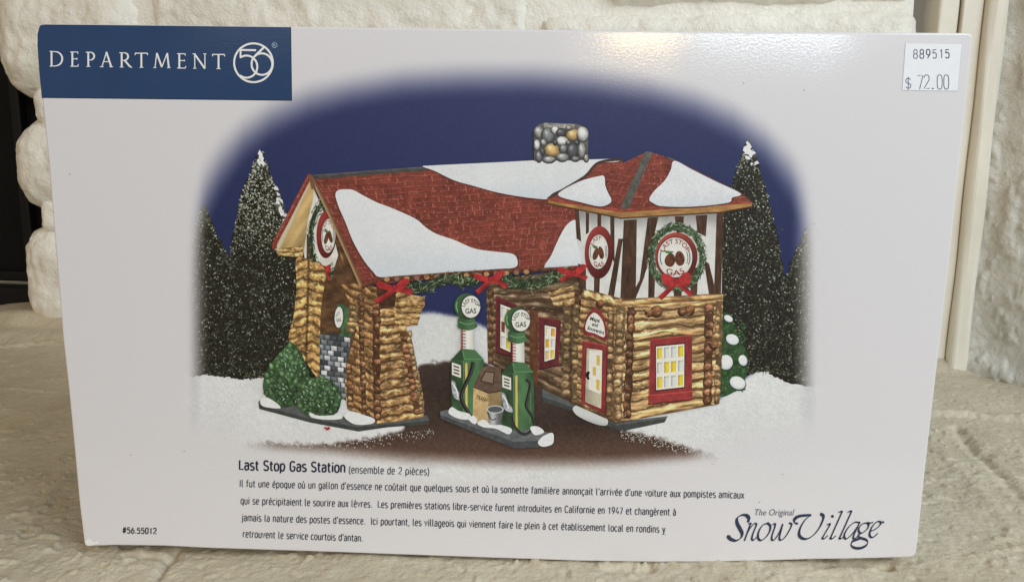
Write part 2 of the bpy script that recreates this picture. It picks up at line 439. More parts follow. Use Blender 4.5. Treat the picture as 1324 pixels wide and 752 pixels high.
for dd in (0.02, 0.06, DEPTH - 0.001): V += [(x, dd, z) for x, z in inset(of, 0.0002)]
V += [(x, DEPTH, z) for x, z in inset(of, 0.001)]
nr_ = len(V) // N
for i in range(nr_ - 1):
    for j in range(N):
        k = (j + 1) % N; Fc.append([i * N + j, i * N + k, (i + 1) * N + k, (i + 1) * N + j])
Fc.append(list(range(N))[::-1]); Fc.append([(nr_ - 1) * N + j for j in range(N)])
body = mesh_obj('box_body', V, Fc, MAT_CARD, box)
MAT_SIDE_SHADE = print_material('shaded_card_side', tuple(ink((92, 86, 80))), 0.5); body.data.materials.append(MAT_SIDE_SHADE)  # card darkened at the sides: painted shade line along the box edges
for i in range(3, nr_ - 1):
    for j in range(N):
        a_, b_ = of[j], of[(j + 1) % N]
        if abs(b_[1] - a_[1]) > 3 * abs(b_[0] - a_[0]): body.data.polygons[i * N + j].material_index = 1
# loose end flap standing slightly proud along the right edge
MAT_FLAP_SHADE = print_material('shaded_flap_card', tuple(ink((176, 174, 172))), 0.5)  # flap card greyed to paint in the shade of the edge gap
fl = []; steps = 24
for i in range(steps + 1):
    t = i / steps; x, z = face([(1259 + (1183 - 1259) * t, 45 + (714 - 45) * t)])[0]
    g = 0.0019 * (1 - t) ** 1.3 + 0.0006
    fl.append([(x - 0.0004, 0.0030, z), (x + g * 0.55, 0.0042, z), (x + g, 0.0075, z), (x + g * 0.75, 0.03, z), (x + 0.0003, 0.06, z), (x - 0.0008, 0.06, z), (x - 0.0006, 0.03, z)])
V = [p for r in fl for p in r]; nn = 7
Fc = [[i * nn + j, i * nn + (j + 1) % nn, (i + 1) * nn + (j + 1) % nn, (i + 1) * nn + j] for i in range(steps) for j in range(nn)]
Fc += [list(range(nn)), [steps * nn + j for j in range(nn)][::-1]]
mesh_obj('end_flap', V, Fc, MAT_FLAP_SHADE, box)

# ------------------------------------------------------------------ flat print: coloured sheets laid one above another (microns)
LEVEL = [1]
class Ink:
    """one printed element: flat polygons on the front of the box, coloured per vertex"""
    def __init__(self, fade=False):
        self.V = []; self.F = []; self.C = []; self.A = []; self.n = 0; self.fade = fade; self.at = None
    def _add(self, P, faces, C, A=None, dl=None):
        P = np.asarray(P, float); C = np.asarray(C, float)
        if C.ndim == 1: C = np.tile(C, (len(P), 1))
        if self.at is None: LEVEL[0] += 1; lv = LEVEL[0]
        else: lv = self.at; LEVEL[0] = max(LEVEL[0], lv)
        if self.fade:
            a = vignette(P[:, 0], P[:, 1])[:, None]; C = CREAM[None] * (1 - a) + C * a; A = .35 + .65 * a[:, 0]
        self.V.append(np.c_[P, np.full(len(P), lv) + (0 if dl is None else dl)]); self.C.append(C); self.A.append(np.ones(len(P)) if A is None else A)
        self.F += [[i + self.n for i in f] for f in faces] if self.n else [list(f) for f in faces]
        self.n += len(P)
    def poly(self, pts, col): self._add(pts, [list(range(len(pts)))], col); return self
    def region(self, pts, fn, step=2.0):
        pts = np.asarray(pts, float); lo = pts.min(0); hi = pts.max(0)
        # resample outline
        out = []
        for a, b_ in zip(pts, np.roll(pts, -1, 0)):
            k = max(1, int(np.linalg.norm(b_ - a) / step))
            out += [a + (b_ - a) * i / k for i in range(k)]
        gx_, gy_ = np.meshgrid(np.arange(lo[0], hi[0], step), np.arange(lo[1], hi[1], step), indexing='ij')
        q = np.c_[gx_.ravel(), gy_.ravel()] + rng.uniform(-0.3, 0.3, (gx_.size, 2)) * step
        q = q[inside(q, np.array(out))]
        vs = [Vector(p) for p in out] + [Vector(p) for p in q]
        r = delaunay_2d_cdt(vs, [], [list(range(len(out)))], 1, 1e-4)
        P = np.array([tuple(v) for v in r[0]])
        self._add(P, r[2], fn(P[:, 0], P[:, 1])); return self
    def patch(self, q, nu, nv, fn):
        """q: TL, TR, BR, BL; fn(u, v, x, y)"""
        q = np.asarray(q, float); u, v = np.meshgrid(np.linspace(0, 1, nu), np.linspace(0, 1, nv), indexing='ij')
        u = u.ravel(); v = v.ravel()
        P = (q[0] * ((1 - u) * (1 - v))[:, None] + q[1] * (u * (1 - v))[:, None] + q[2] * (u * v)[:, None] + q[3] * ((1 - u) * v)[:, None])
        self._add(P, grid_faces(nu, nv), fn(u, v, P[:, 0], P[:, 1])); return self
    def ribbon(self, pts, width, fn, n=8, ns=5, smooth=True):
        P = catmull(pts, n) if smooth else np.array(pts, float)
        T = np.gradient(P, axis=0); T /= np.maximum(np.linalg.norm(T, axis=1, keepdims=True), 1e-9); Nn = np.c_[-T[:, 1], T[:, 0]]
        t = np.linspace(0, 1, len(P)); wd = width(t) if callable(width) else np.full(len(P), float(width))
        s = np.linspace(-1, 1, ns)
        Q = P[:, None] + Nn[:, None] * (s[None, :, None] * wd[:, None, None] / 2)
        tt, ss = np.meshgrid(t, s, indexing='ij')
        col = fn(tt.ravel(), ss.ravel()) if callable(fn) else fn
        self._add(Q.reshape(-1, 2), grid_faces(len(P), ns), col); return self
    def ellipse(self, cx, cy, rx, ry, fn, rot=0.0, seg=28, rings=4, wob=0.0):
        P = [(0.0, 0.0)]; rr = [0.0]; th = [0.0]
        ph = rng.uniform(0, 6.28, 3)
        for k in range(1, rings + 1):
            for j in range(seg):
                a = j / seg * 2 * math.pi; r = k / rings
                wv = 1 + wob * (math.sin(2 * a + ph[0]) + 0.6 * math.sin(3 * a + ph[1]))
                P.append((r * wv * math.cos(a) * rx, r * wv * math.sin(a) * ry)); rr.append(r); th.append(a)
        P = np.array(P); c, s = math.cos(rot), math.sin(rot); P = P @ np.array([[c, s], [-s, c]]) + (cx, cy)
        Fc = [[0, 1 + j, 1 + (j + 1) % seg] for j in range(seg)]
        for k in range(rings - 1):
            b0 = 1 + k * seg; b1 = b0 + seg
            Fc += [[b0 + j, b1 + j, b1 + (j + 1) % seg, b0 + (j + 1) % seg] for j in range(seg)]
        rr = np.array(rr); th = np.array(th)
        self._add(P, Fc, fn(rr, th, P[:, 0], P[:, 1]) if callable(fn) else fn); return self
    def ring(self, cx, cy, rx, ry, wdt, col, a0=0, a1=360, seg=48, rot=0.0):
        a = np.radians(np.linspace(a0, a1, seg)); c, s = math.cos(rot), math.sin(rot)
        pts = np.c_[rx * np.cos(a), ry * np.sin(a)] @ np.array([[c, s], [-s, c]]) + (cx, cy)
        return self.ribbon(pts, wdt, col, ns=3, smooth=False)
    def flakes(self, xs, ys, ln, wd, ang, cols):
        """many small lozenges"""
        xs, ys, ln, wd, ang = [np.broadcast_to(np.asarray(a, float), np.shape(xs)) for a in (xs, ys, ln, wd, ang)]
        c, s = np.cos(ang), np.sin(ang); n_ = len(xs)
        j = rng.uniform(0.6, 1.3, (n_, 4))
        def pt(a, b): return np.stack([xs + c * a - s * b, ys + s * a + c * b], -1)
        Q = np.stack([pt(-ln * j[:, 0] / 2, 0 * wd), pt(ln * 0.1, -wd * j[:, 1] / 2), pt(ln * j[:, 2] / 2, 0 * wd), pt(-ln * 0.1, wd * j[:, 3] / 2)], 1)
        cols = np.asarray(cols, float)
        if cols.ndim == 1: cols = np.tile(cols, (n_, 1))
        self._add(Q.reshape(-1, 2), np.arange(n_ * 4).reshape(-1, 4).tolist(), np.repeat(cols, 4, 0), None, np.repeat((np.arange(n_) % 32) * .25, 4)); LEVEL[0] += 8 if n_ > 8 else 2; return self
    def text(self, s_, warp, col, bold=0.0):
        P, Fc = glyphs(s_, bold); self._add(warp(P), Fc, col); return self
    def build(self, name, parent, mat=None, label=None):
        V = np.concatenate(self.V); C = ink(np.clip(np.concatenate(self.C), 0, 255))
        xz = face(V[:, :2]); P = np.c_[xz[:, 0], -V[:, 2] * 0.8e-6, xz[:, 1]]
        o = mesh_obj(name, P, self.F, mat or MAT_PRINT, parent, cols=np.c_[C, np.concatenate(self.A)])
        if label: o['label'] = label
        return o

def inside(q, poly):
    x, y = q[:, 0], q[:, 1]; r = np.zeros(len(q), bool)
    for (ax, ay), (bx, by) in zip(poly, np.roll(poly, -1, 0)):
        if ay == by: continue
        c = ((ay > y) != (by > y)) & (x < (bx - ax) * (y - ay) / (by - ay) + ax); r ^= c
    return r

_gc = {}
def glyphs(s_, bold=0.0):
    """flat outline lettering; returns points with cap height 1, y up, x from 0 to its width"""
    if (s_, bold) in _gc: return _gc[(s_, bold)]
    def mk(body):
        cu = bpy.data.curves.new('t', 'FONT'); cu.body = body; cu.size = 1.0; cu.resolution_u = 3; cu.offset = bold
        ob = bpy.data.objects.new('t', cu); COL.objects.link(ob); bpy.context.view_layer.update()
        me = ob.evaluated_get(bpy.context.evaluated_depsgraph_get()).to_mesh()
        P = np.array([v.co[:2] for v in me.vertices]); Fc = [list(p.vertices) for p in me.polygons]
        ob.evaluated_get(bpy.context.evaluated_depsgraph_get()).to_mesh_clear()
        bpy.data.objects.remove(ob); bpy.data.curves.remove(cu)
        return P, Fc
    cap = mk('H')[0][:, 1].max()
    P, Fc = mk(s_); P = P / cap; P[:, 0] -= P[:, 0].min()
    _gc[(s_, bold)] = (P, Fc); return P, Fc
def line_warp(x0, y0, x1, y1, cap, shear=0.0):
    d = np.array([x1 - x0, y1 - y0]); nrm = np.array([d[1], -d[0]]) / np.linalg.norm(d)
    def f(P):
        wmax = P[:, 0].max()
        return np.array([x0, y0]) + (P[:, :1] / wmax) * d + P[:, 1:2] * cap * (nrm + shear * d / np.linalg.norm(d))
    return f
def arc_warp(cx, cy, rx, ry, a0, a1, cap, flip=False):
    """letters standing on an ellipse, from angle a0 to a1 (degrees, 0 right, 90 up)"""
    def f(P):
        u = P[:, 0] / P[:, 0].max(); a = np.radians(a0 + (a1 - a0) * u); r = P[:, 1] * cap * (-1 if flip else 1)
        return np.c_[cx + (rx + r * rx / max(rx, ry)) * np.cos(a), cy - (ry + r) * np.sin(a)]
    return f

# ---- condensed monoline lettering, drawn with round-cornered strokes (cap height 1)
def so(cx, cy, rx, ry, a0, a1, n=16, e=2.5):
    a = np.radians(np.linspace(a0, a1, n)); c, s_ = np.cos(a), np.sin(a)
    return [(cx + rx * abs(p) ** (2 / e) * (1 if p >= 0 else -1), cy + ry * abs(q) ** (2 / e) * (1 if q >= 0 else -1)) for p, q in zip(c, s_)]
XH = 0.74
def _font():
    o = so(.21, .37, .17, .37, 90, 450, 30); G = {}
    G['o'] = (.42, [o]); G['c'] = (.38, [so(.20, .37, .16, .37, 40, 320, 24)])
    G['ç'] = (.38, [so(.20, .37, .16, .37, 40, 320, 24), [(.21, 0), (.20, -.10), (.25, -.16), (.18, -.23), (.10, -.22)]])
    G['e'] = (.41, [[(.05, .39), (.37, .39)] , so(.21, .37, .16, .37, 4, 318, 26)])
    G['a'] = (.40, [so(.19, .53, .15, .21, 160, 0, 14) + [(.34, 0)], [(.34, .44), (.20, .44)] + so(.19, .22, .14, .22, 95, 265, 12) + [(.22, 0), (.34, .10)]])
    G['n'] = (.43, [[(.06, 0), (.06, XH)], [(.06, .55)] + so(.21, .53, .15, .21, 150, 0, 14) + [(.36, 0)]])
    G['m'] = (.66, [[(.06, 0), (.06, XH)], [(.06, .55)] + so(.195, .53, .135, .21, 150, 0, 12) + [(.33, 0)], [(.33, .55)] + so(.465, .53, .135, .21, 150, 0, 12) + [(.60, 0)]])
    G['u'] = (.43, [[(.06, XH), (.06, .21)] + so(.21, .21, .15, .21, 180, 330, 14) + [(.36, .2)], [(.36, XH), (.36, 0)]])
    G['d'] = (.43, [[(.37, 0), (.37, 1.04)], so(.21, .37, .16, .37, 30, 330, 26)])
    G['b'] = (.43, [[(.06, 0), (.06, 1.04)], so(.22, .37, .16, .37, 150, -150, 26)])
    G['p'] = (.43, [[(.06, -.26), (.06, XH)], so(.22, .37, .16, .37, 150, -150, 26)])
    G['q'] = (.43, [[(.37, -.26), (.37, XH)], so(.21, .37, .16, .37, 30, 330, 26)])
    G['g'] = (.43, [[(.37, XH), (.37, -.06)] + so(.21, -.06, .16, .19, 0, -150, 12), so(.21, .37, .16, .37, 30, 330, 26)])
    G['h'] = (.43, [[(.06, 0), (.06, 1.04)], [(.06, .55)] + so(.21, .53, .15, .21, 150, 0, 14) + [(.36, 0)]])
    G['i'] = (.16, [[(.08, 0), (.08, XH)], [(.08, .90), (.08, 1.02)]]); G['j'] = (.18, [[(.10, XH), (.10, -.10), (.07, -.2), (-.02, -.22)], [(.10, .90), (.10, 1.02)]])
    G['l'] = (.22, [[(.07, 1.04), (.07, .14), (.10, .03), (.19, .01)]]); G['t'] = (.29, [[(.11, .96), (.11, .16), (.15, .03), (.27, .01)], [(0, .70), (.26, .70)]])
    G['f'] = (.28, [[(.10, 0), (.10, .84), (.14, .99), (.27, 1.01)], [(0, .70), (.25, .70)]]); G['r'] = (.30, [[(.06, 0), (.06, XH)], [(.06, .50), (.11, .68), (.20, .74), (.29, .71)]])
    G['s'] = (.37, [so(.185, .555, .14, .185, 35, 190, 12) + [(.10, .42), (.27, .33)] + so(.185, .185, .15, .185, 20, -150, 14)])
    G['v'] = (.38, [[(.02, XH), (.19, .02), (.36, XH)]]); G['x'] = (.38, [[(.03, 0), (.35, XH)], [(.03, XH), (.35, 0)]])
    G['y'] = (.38, [[(.02, XH), (.20, .04)], [(.36, XH), (.16, -.16), (.10, -.25), (.01, -.24)]])
    ac = lambda b_, pts: (G[b_][0], G[b_][1] + pts)
    G['é'] = ac('e', [[(.18, .86), (.29, 1.05)]]); G['è'] = ac('e', [[(.25, .86), (.14, 1.05)]]); G['à'] = ac('a', [[(.23, .86), (.12, 1.05)]]); G['ù'] = ac('u', [[(.25, .86), (.14, 1.05)]])
    G['û'] = ac('u', [[(.10, .86), (.21, 1.03), (.32, .86)]])
    G["'"] = (.15, [[(.09, 1.02), (.06, .76)]]); G[','] = (.17, [[(.10, .08), (.05, -.14)]]); G['.'] = (.16, [[(.08, .0), (.08, .13)]]); G['-'] = (.30, [[(.03, .36), (.27, .36)]]); G[' '] = (.24, [])
    G['('] = (.24, [so(.30, .40, .22, .64, 110, 250, 14, 2)]); G[')'] = (.24, [so(-.06, .40, .22, .64, 70, -70, 14, 2)])
    G['L'] = (.40, [[(.07, 1), (.07, .05), (.39, .05)]]); G['I'] = (.20, [[(.10, 0), (.10, 1)]])
    G['S'] = (.46, [so(.23, .745, .17, .255, 25, 195, 14) + [(.12, .56), (.34, .44)] + so(.23, .255, .18, .255, 15, -160, 16)])
    G['G'] = (.50, [so(.25, .5, .19, .5, 40, 330, 28, 3) + [(.44, .46), (.26, .46)]]); G['C'] = (.48, [so(.25, .5, .19, .5, 35, 325, 28, 3)])
    G['1'] = (.42, [[(.08, .80), (.24, .98), (.24, 0)]]); G['2'] = (.44, [so(.22, .74, .16, .26, 170, -20, 14) + [(.05, .05), (.40, .05)]])
    G['9'] = (.44, [so(.22, .69, .16, .31, 0, 360, 26) , [(.38, .68), (.34, .40), (.16, 0)]]); G['4'] = (.46, [[(.26, 1), (.05, .26), (.43, .26)], [(.33, .48), (.33, 0)]]); G['7'] = (.42, [[(.04, .95), (.38, .95), (.16, 0)]])
    G['0'] = (.44, [so(.22, .5, .16, .5, 0, 360, 30, 3)]); G['8'] = (.46, [so(.23, .26, .18, .26, 0, 360, 24), so(.23, .75, .155, .25, 0, 360, 24)])
    G['5'] = (.44, [[(.37, .95), (.10, .95), (.08, .55)] + so(.22, .31, .16, .31, 125, -150, 18)]); G['6'] = (.44, [so(.22, .30, .16, .30, 0, 360, 24), [(.06, .32), (.12, .62), (.28, 1)]])
    G['#'] = (.50, [[(.16, 0), (.22, 1)], [(.32, 0), (.38, 1)], [(.04, .33), (.46, .33)], [(.06, .67), (.48, .67)]])
    G['$'] = (.46, [so(.23, .70, .16, .21, 25, 195, 14) + [(.12, .55), (.34, .45)] + so(.23, .29, .17, .21, 15, -160, 16), [(.23, -.06), (.23, 1.06)]])
    return G
FONT = _font()
def stroke_text(I, s_, x0, y0, x1, y1, cap, col, wt, track=.055):
    """one line of lettering from (x0, y0) to (x1, y1) on the baseline; strokes wt pixels wide"""
    pen = 0.0; runs = []
    for ch_ in s_:
        w_, st_ = FONT[ch_]
        for q in st_: runs.append([(pen + a, b_) for a, b_ in q])
        pen += w_ + track
    pen -= track; d = np.array([x1 - x0, y1 - y0]); L_ = np.linalg.norm(d); nn_ = np.array([d[1], -d[0]]) / L_
    for k, q in enumerate(runs):
        q = np.array(q); P = np.array([x0, y0]) + q[:, :1] / pen * d + q[:, 1:2] * cap * nn_
        T = P[1] - P[0]; T = T / max(np.linalg.norm(T), 1e-9); U_ = P[-1] - P[-2]; U_ = U_ / max(np.linalg.norm(U_), 1e-9)
        if len(P) > 2:  # drop doubled points
            keep = np.r_[True, np.linalg.norm(np.diff(P, axis=0), axis=1) > .05]; P = P[keep]
        if len(P) < 2: continue
        I.at = I.base + (k % 16) * .4; I.ribbon(P, wt, col, ns=2, smooth=False)
    I.at = None
def line_of(I, *a, **k):
    I.base = LEVEL[0] + 1; stroke_text(I, *a, **k)

# ---- how far the picture has faded into the bare card
TOPX = np.array([232, 240, 250, 262, 285, 315, 350, 400, 450, 520, 600, 690, 770, 840, 900, 950, 990, 1020, 1040, 1055, 1062, 1068.])
TOPY = np.array([420, 345, 300, 262, 220, 182, 156, 133, 120, 108, 103, 102, 107, 118, 135, 158, 188, 225, 258, 290, 320, 400.])
def vignette(x, y):
    x = np.asarray(x, float); y = np.asarray(y, float)
    ty = np.interp(x, TOPX, TOPY)
    a = sstep(-30, 28, (y - ty) * np.interp(np.abs(x - 655), [0, 200, 330, 395, 420], [1.0, 0.95, 0.75, 0.45, 0.3]))
    a *= sstep(240, 272, x) * sstep(1057, 1020, x)
    return a
def mix(a, b, t): return a * (1 - t[..., None]) + np.asarray(b, float) * t[..., None]

# ---- picture ground: night sky, snow and brown floor fading into the card
pic = Ink()
nu, nv = 440, 275
gx_, gy_ = np.meshgrid(np.linspace(222, 1078, nu), np.linspace(76, 622, nv), indexing='ij')
x, y = gx_.ravel(), gy_.ravel()
g1 = fbm(x * 0.5, y * 0.5, 2) - 0.5; g2 = fbm(x * 0.02, y * 0.02, 3) - 0.5
sky = np.array([43, 51, 94.0]) + np.outer(-(y - 250) * 0.035, [1, 1, 1.0]) + np.outer(np.abs(x - 650) * -0.015, [1, 1, 1]) + g1[:, None] * 6
c = CREAM[None] * np.ones((len(x), 1))
c = mix(c, sky, vignette(x, y))
# snow bank behind (soft) and in front
snow = np.array([208, 209, 210.0]) + g1[:, None] * 26 + g2[:, None] * 20
hor = np.interp(x, [240, 330, 410, 525, 560, 600, 640, 760, 920, 985, 1010, 1060], [480, 484, 470, 404, 403, 410, 428, 450, 520, 470, 478, 492]) + 3 * g1
c = mix(c, snow, sstep(-3, 5, y - hor) * sstep(228, 262, x) * sstep(1072, 1030, x))
# brown floor
gr = fbm(x * 0.25, y * 0.35, 3)
brown = np.array([64, 51, 46.0]) - np.outer(np.exp(-((x - 585) / 60) ** 2 - ((y - 505) / 30) ** 2) + np.exp(-((x - 750) / 60) ** 2 - ((y - 545) / 22) ** 2), [12, 10, 9]) + g1[:, None] * 22 + np.outer(sstep(540, 590, y), [22, 12, 8])
ftop = np.interp(x, [300, 340, 380, 420, 470, 520, 540, 600, 760, 800, 830, 870, 915, 935], [575, 571, 573, 573, 566, 556, 470, 463, 500, 553, 560, 570, 584, 596]) + (gr - 0.5) * 9
fbot = np.interp(x, [300, 420, 520, 660, 800, 900, 940], [576, 582, 592, 598, 598, 592, 588])
fl_a = sstep(-2, 4, y - ftop) * sstep(14, -14, y - fbot) * sstep(300, 365, x) * sstep(940, 880, x)
c = mix(c, brown, fl_a)
# snow melts away into the card towards the bottom
c = mix(c, CREAM, sstep(560, 612, y + 0.25 * np.abs(x - 640) - 60) * (1 - fl_a))
pic._add(np.c_[x, y], grid_faces(nu, nv), c, 0.35 + .65 * np.maximum(np.maximum(vignette(x, y), fl_a), .6 * sstep(-3, 5, y - hor) * sstep(232, 290, x) * sstep(1068, 1010, x) * sstep(610, 550, y)))
picture = pic.build('printed_picture', box)
def sub(inkobj, name, label=None): return inkobj.build(name, picture, label=label)

# ---- flocked trees
def tree(outline, dens, seed, snowtop=0.0):
    t = Ink(True); o = np.array(outline, float)
    jag = catmull(o, 14, True); jag = jag + rng.normal(0, 1.0, jag.shape)
    dark = lambda x, y: np.array([32, 28, 22.0]) + (fbm(x * 0.4, y * 0.4, 2)[:, None] - 0.5) * 30 * [1, 1, .8]
    t.region(jag, dark, 4.0)
    lo = o.min(0); hi = o.max(0); A = int((hi[0] - lo[0]) * (hi[1] - lo[1]) * dens)
    q = np.c_[rng.uniform(lo[0] - 2, hi[0] + 2, A), rng.uniform(lo[1] - 2, hi[1], A)]; q = q[inside(q, o)]
    # nearness to the edge
    d = np.full(len(q), 99.0)
    for a, b_ in zip(o, np.roll(o, -1, 0)):
        e = b_ - a; tt = np.clip(((q - a) @ e) / (e @ e), 0, 1); d = np.minimum(d, np.linalg.norm(q - a - tt[:, None] * e, axis=1))
    n = len(q); hgt = (q[:, 1] - lo[1]) / (hi[1] - lo[1])
    mo = np.array([44, 48, 36.0]) + rng.uniform(-20, 26, (n, 1)) + np.outer((d < 7) * rng.uniform(0, 1, n), [34, 40, 32])
    t.flakes(q[:, 0], q[:, 1], rng.uniform(1.5, 4.0, n), rng.uniform(0.7, 1.5, n), rng.uniform(0, 6.28, n), mo)
    k = rng.uniform(0, 1, n) < 0.27 + 0.22 * (d < 5) + 0.5 * (hgt < snowtop) - 0.10 * hgt
    q2 = q[k] + rng.normal(0, 1.2, (k.sum(), 2)); n2 = len(q2); big = 1 + 1.6 * np.clip(snowtop - hgt[k], 0, 1)
    br = rng.uniform(0, 1, n2) ** 1.5 * np.clip(1.15 - .45 * hgt[k], .5, 1)
    t.flakes(q2[:, 0], q2[:, 1], rng.uniform(1.2, 3.4, n2) * big, rng.uniform(0.8, 1.8, n2) * big, rng.normal(0.6, 0.9, n2), np.outer(br, [132, 136, 130]) + [72, 74, 64])
    if snowtop:
        k = (hgt < snowtop) & (rng.uniform(0, 1, n) < 0.20) & (q[:, 0] > np.interp(q[:, 1], [lo[1], hi[1]], [lo[0] * 0.5 + hi[0] * 0.5 - 10, hi[0] - 10]))
        q3 = q[k]; n3 = len(q3)
        t.flakes(q3[:, 0], q3[:, 1], rng.uniform(5, 10, n3), rng.uniform(3, 6, n3), rng.normal(0.9, 0.6, n3), np.array([214, 216, 216.0]) + rng.normal(0, 7, (n3, 1)))
        t.flakes(lo[0] * 0 + np.array([o[0][0], o[0][0] + 1, o[0][0] - 2, o[0][0] + 3]), o[0][1] + np.array([3, 8, 12, 15]), 12, 7, 1.4, [218, 220, 222])
    return t
sub(tree([(263, 266), (271, 280), (281, 305), (293, 327), (303, 350), (318, 400), (322, 482), (300, 488), (270, 485), (238, 480), (236, 400), (240, 330), (250, 290)], 0.22, 1), 'printed_tree', 'printed fir tree fading out at the picture\'s left edge')
sub(tree([(337, 197), (346, 212), (352, 232), (362, 255), (372, 280), (392, 320), (420, 345), (420, 480), (345, 488), (322, 490), (296, 482), (290, 400), (296, 330), (303, 295), (311, 255), (322, 228), (330, 208)], 0.24, 2, 0.42), 'printed_tree', 'tall snowy printed fir tree behind the left gable')
sub(tree([(1052, 282), (1064, 300), (1068, 400), (1066, 490), (1015, 492), (1000, 470), (1004, 400), (1018, 350), (1034, 312)], 0.22, 3), 'printed_tree', 'printed fir tree fading out at the picture\'s right edge')
sub(tree([(967, 182), (975, 196), (984, 222), (993, 255), (1004, 300), (1012, 345), (1020, 395), (1024, 486), (985, 480), (940, 490), (922, 470), (922, 300), (934, 268), (945, 240), (957, 205)], 0.24, 4, 0.12), 'printed_tree', 'tall printed fir tree behind the tower')

# ---- snow-dotted shrub beside the tower
sh = Ink()
sh.region(catmull([(930, 408), (944, 406), (950, 425), (958, 440), (966, 462), (962, 490), (948, 506), (926, 508), (922, 450)], 8, True), lambda x, y: np.array([48, 74, 44.0]) + (fbm(x * .3, y * .3, 3)[:, None] - .5) * 60, 2.5)
q = np.c_[rng.uniform(926, 962, 260), rng.uniform(412, 505, 260)]
sh.flakes(q[:, 0], q[:, 1], 5, 2, rng.uniform(0, 3.14, 260), np.array([50, 82, 46.0]) + rng.uniform(-24, 30, (260, 1)))
for cx, cy, rx, ry, r in ((941, 411, 6, 4, .5), (946, 438, 8.5, 6.5, .4), (937.5, 467.5, 9, 9.5, 0), (959.5, 465, 5.5, 7, -.3), (952.5, 494, 10.5, 8, .4)):
    sh.ellipse(cx, cy + 1, rx + 1, ry + 1, (40, 58, 40), r); sh.ellipse(cx, cy, rx, ry, lambda rr, th, x, y: np.array([222, 224, 226.0]) - np.outer(rr ** 3 * (0.5 + 0.5 * np.sin(th)), [40, 36, 34]), r)
sub(sh, 'printed_shrub')

# ---------------------------------------------------------------- log work
def logs(n, base=(168, 130, 80), seed=0.0, gap=0.13, hi_=(70, 62, 46), vert=False, wav=0.5, sharp=1.0, tone=0.0):
    base = np.array(base, float); hi_ = np.array(hi_, float); g_ = base @ [.3, .6, .1]; base = (base * .88 + g_ * .12) * [1.0, .97, .93]
    def f(u, v, x, y):
        if vert: u, v = v, u
        w_ = v * n + wav * (fbm(u * 6 + seed, v * n * 0.7 + seed, 3) - 0.5) + .35 * (hsh(np.floor(v * n), v * 0 + 3) - .5) * (u - .5); row = np.floor(w_); fr_ = w_ - row
        rd = np.clip(np.sin(math.pi * np.clip(fr_, 0, 1)), 0, 1) ** 0.6
        rt = hsh(row + int(seed * 7) + 50, row * 0 + 3) - 0.5
        st_ = fbm(u * 7 + row * 3.7 + seed, w_ * 5.0 + seed, 3) - 0.5
        ln = fbm(u * 5 + row * 1.7, w_ * 11.0 + seed * 3, 2)
        blot = fbm(u * 10 + seed, w_ * 1.3 + seed, 2) - .5
        hl = np.exp(-((fr_ - 0.36) / 0.17) ** 2) * np.clip(1.5 * (st_ + blot) + .55, 0, 1.5)
        c_ = base[None] * ((0.50 + 0.50 * rd) * (1 + 0.8 * st_ + 0.55 * blot + 0.30 * rt + tone))[:, None] + hi_[None] * np.minimum(hl, .95)[:, None]
        c_ = c_ * (0.86 + .46 * fbm(u * 13 + row, w_ * 17.0, 2))[:, None]
        c_ = mix(c_, [70, 46, 28], sstep(.60, .72, ln) * .7)
        cr = sstep(gap + 0.06, gap * 0.3, np.minimum(fr_, 1 - fr_) + 0.10 * st_) * (.55 + .6 * fbm(u * 8 + 3, row * 2.3, 2))
        c_ = mix(c_, [74, 50, 30], np.clip(cr * .85, 0, .78))
        return c_
    return f
def post(p, x0, x1, n, base, seed, y0=None):
    """stack of rounded log ends at a corner: p = TL, TR, BR, BL"""
    p.patch((x0), 9, n * 9, x1)
def ends(I, top, bot, width, n, base=(150, 98, 56), jit=1.6):
    """rough log ends stacked one above another along a line"""
    top = np.array(top, float); bot = np.array(bot, float); h = np.linalg.norm(bot - top) / n
    bs = np.array(base, float); bs = bs * .8 + (bs @ [.3, .6, .1]) * .2
    L0 = LEVEL[0]; I.at = L0 + 1; dkc = bs * .64
    I.ribbon([top, (top + bot) / 2 + rng.normal(0, .8, 2), bot], lambda t: width * (.86 + .5 * (fbm(t * n * 1.1, t * 0 + width, 2) - .5)), lambda t, s: dkc[None] * (.6 + .9 * fbm(t * n * 2.5, s * 2 + 5, 3))[:, None], n=n * 4, ns=6)
    for i in range(n):
        I.at = L0 + 2 + (i % 5) * .5
        if rng.uniform() < .18: continue
        c0 = top + (bot - top) * (i + 0.5) / n + rng.normal(0, jit * 0.5, 2); b0 = bs * rng.uniform(0.68, 1.18); sd = rng.uniform(0, 50)
        I.ellipse(c0[0], c0[1], width / 2 * rng.uniform(.8, 1.1), h * rng.uniform(.40, .60), lambda rr, th, x, y: np.clip(b0[None] * ((1.12 - 0.55 * rr ** 3 - 0.30 * np.sin(th) * rr) * (.42 + 1.16 * fbm(x * .35 + sd, y * .6, 3)))[:, None] + np.outer(np.exp(-((rr - .55) / .25) ** 2) * np.clip(-np.sin(th - rng.uniform(-.6, .9)), 0, 1) * (fbm(x * .4, y * .4 + sd, 2) > .45), [62, 56, 44]), 0, 255), rng.normal(.1, .2), 12, 5, 0.13)
    I.at = None

def glints(I, quad, n, ln, col, ang, spread=.15, wd=.8):
    q = np.array(quad, float); u, v = rng.uniform(.03, .97, n), rng.uniform(.03, .97, n)
    P = q[0] * ((1 - u) * (1 - v))[:, None] + q[1] * (u * (1 - v))[:, None] + q[2] * (u * v)[:, None] + q[3] * ((1 - u) * v)[:, None]
    I.flakes(P[:, 0], P[:, 1], rng.uniform(.5, 1.4, n) * ln, rng.uniform(.5, 1.2, n) * wd, ang + rng.normal(0, spread, n), np.array(col, float) + rng.normal(0, 16, (n, 1)))

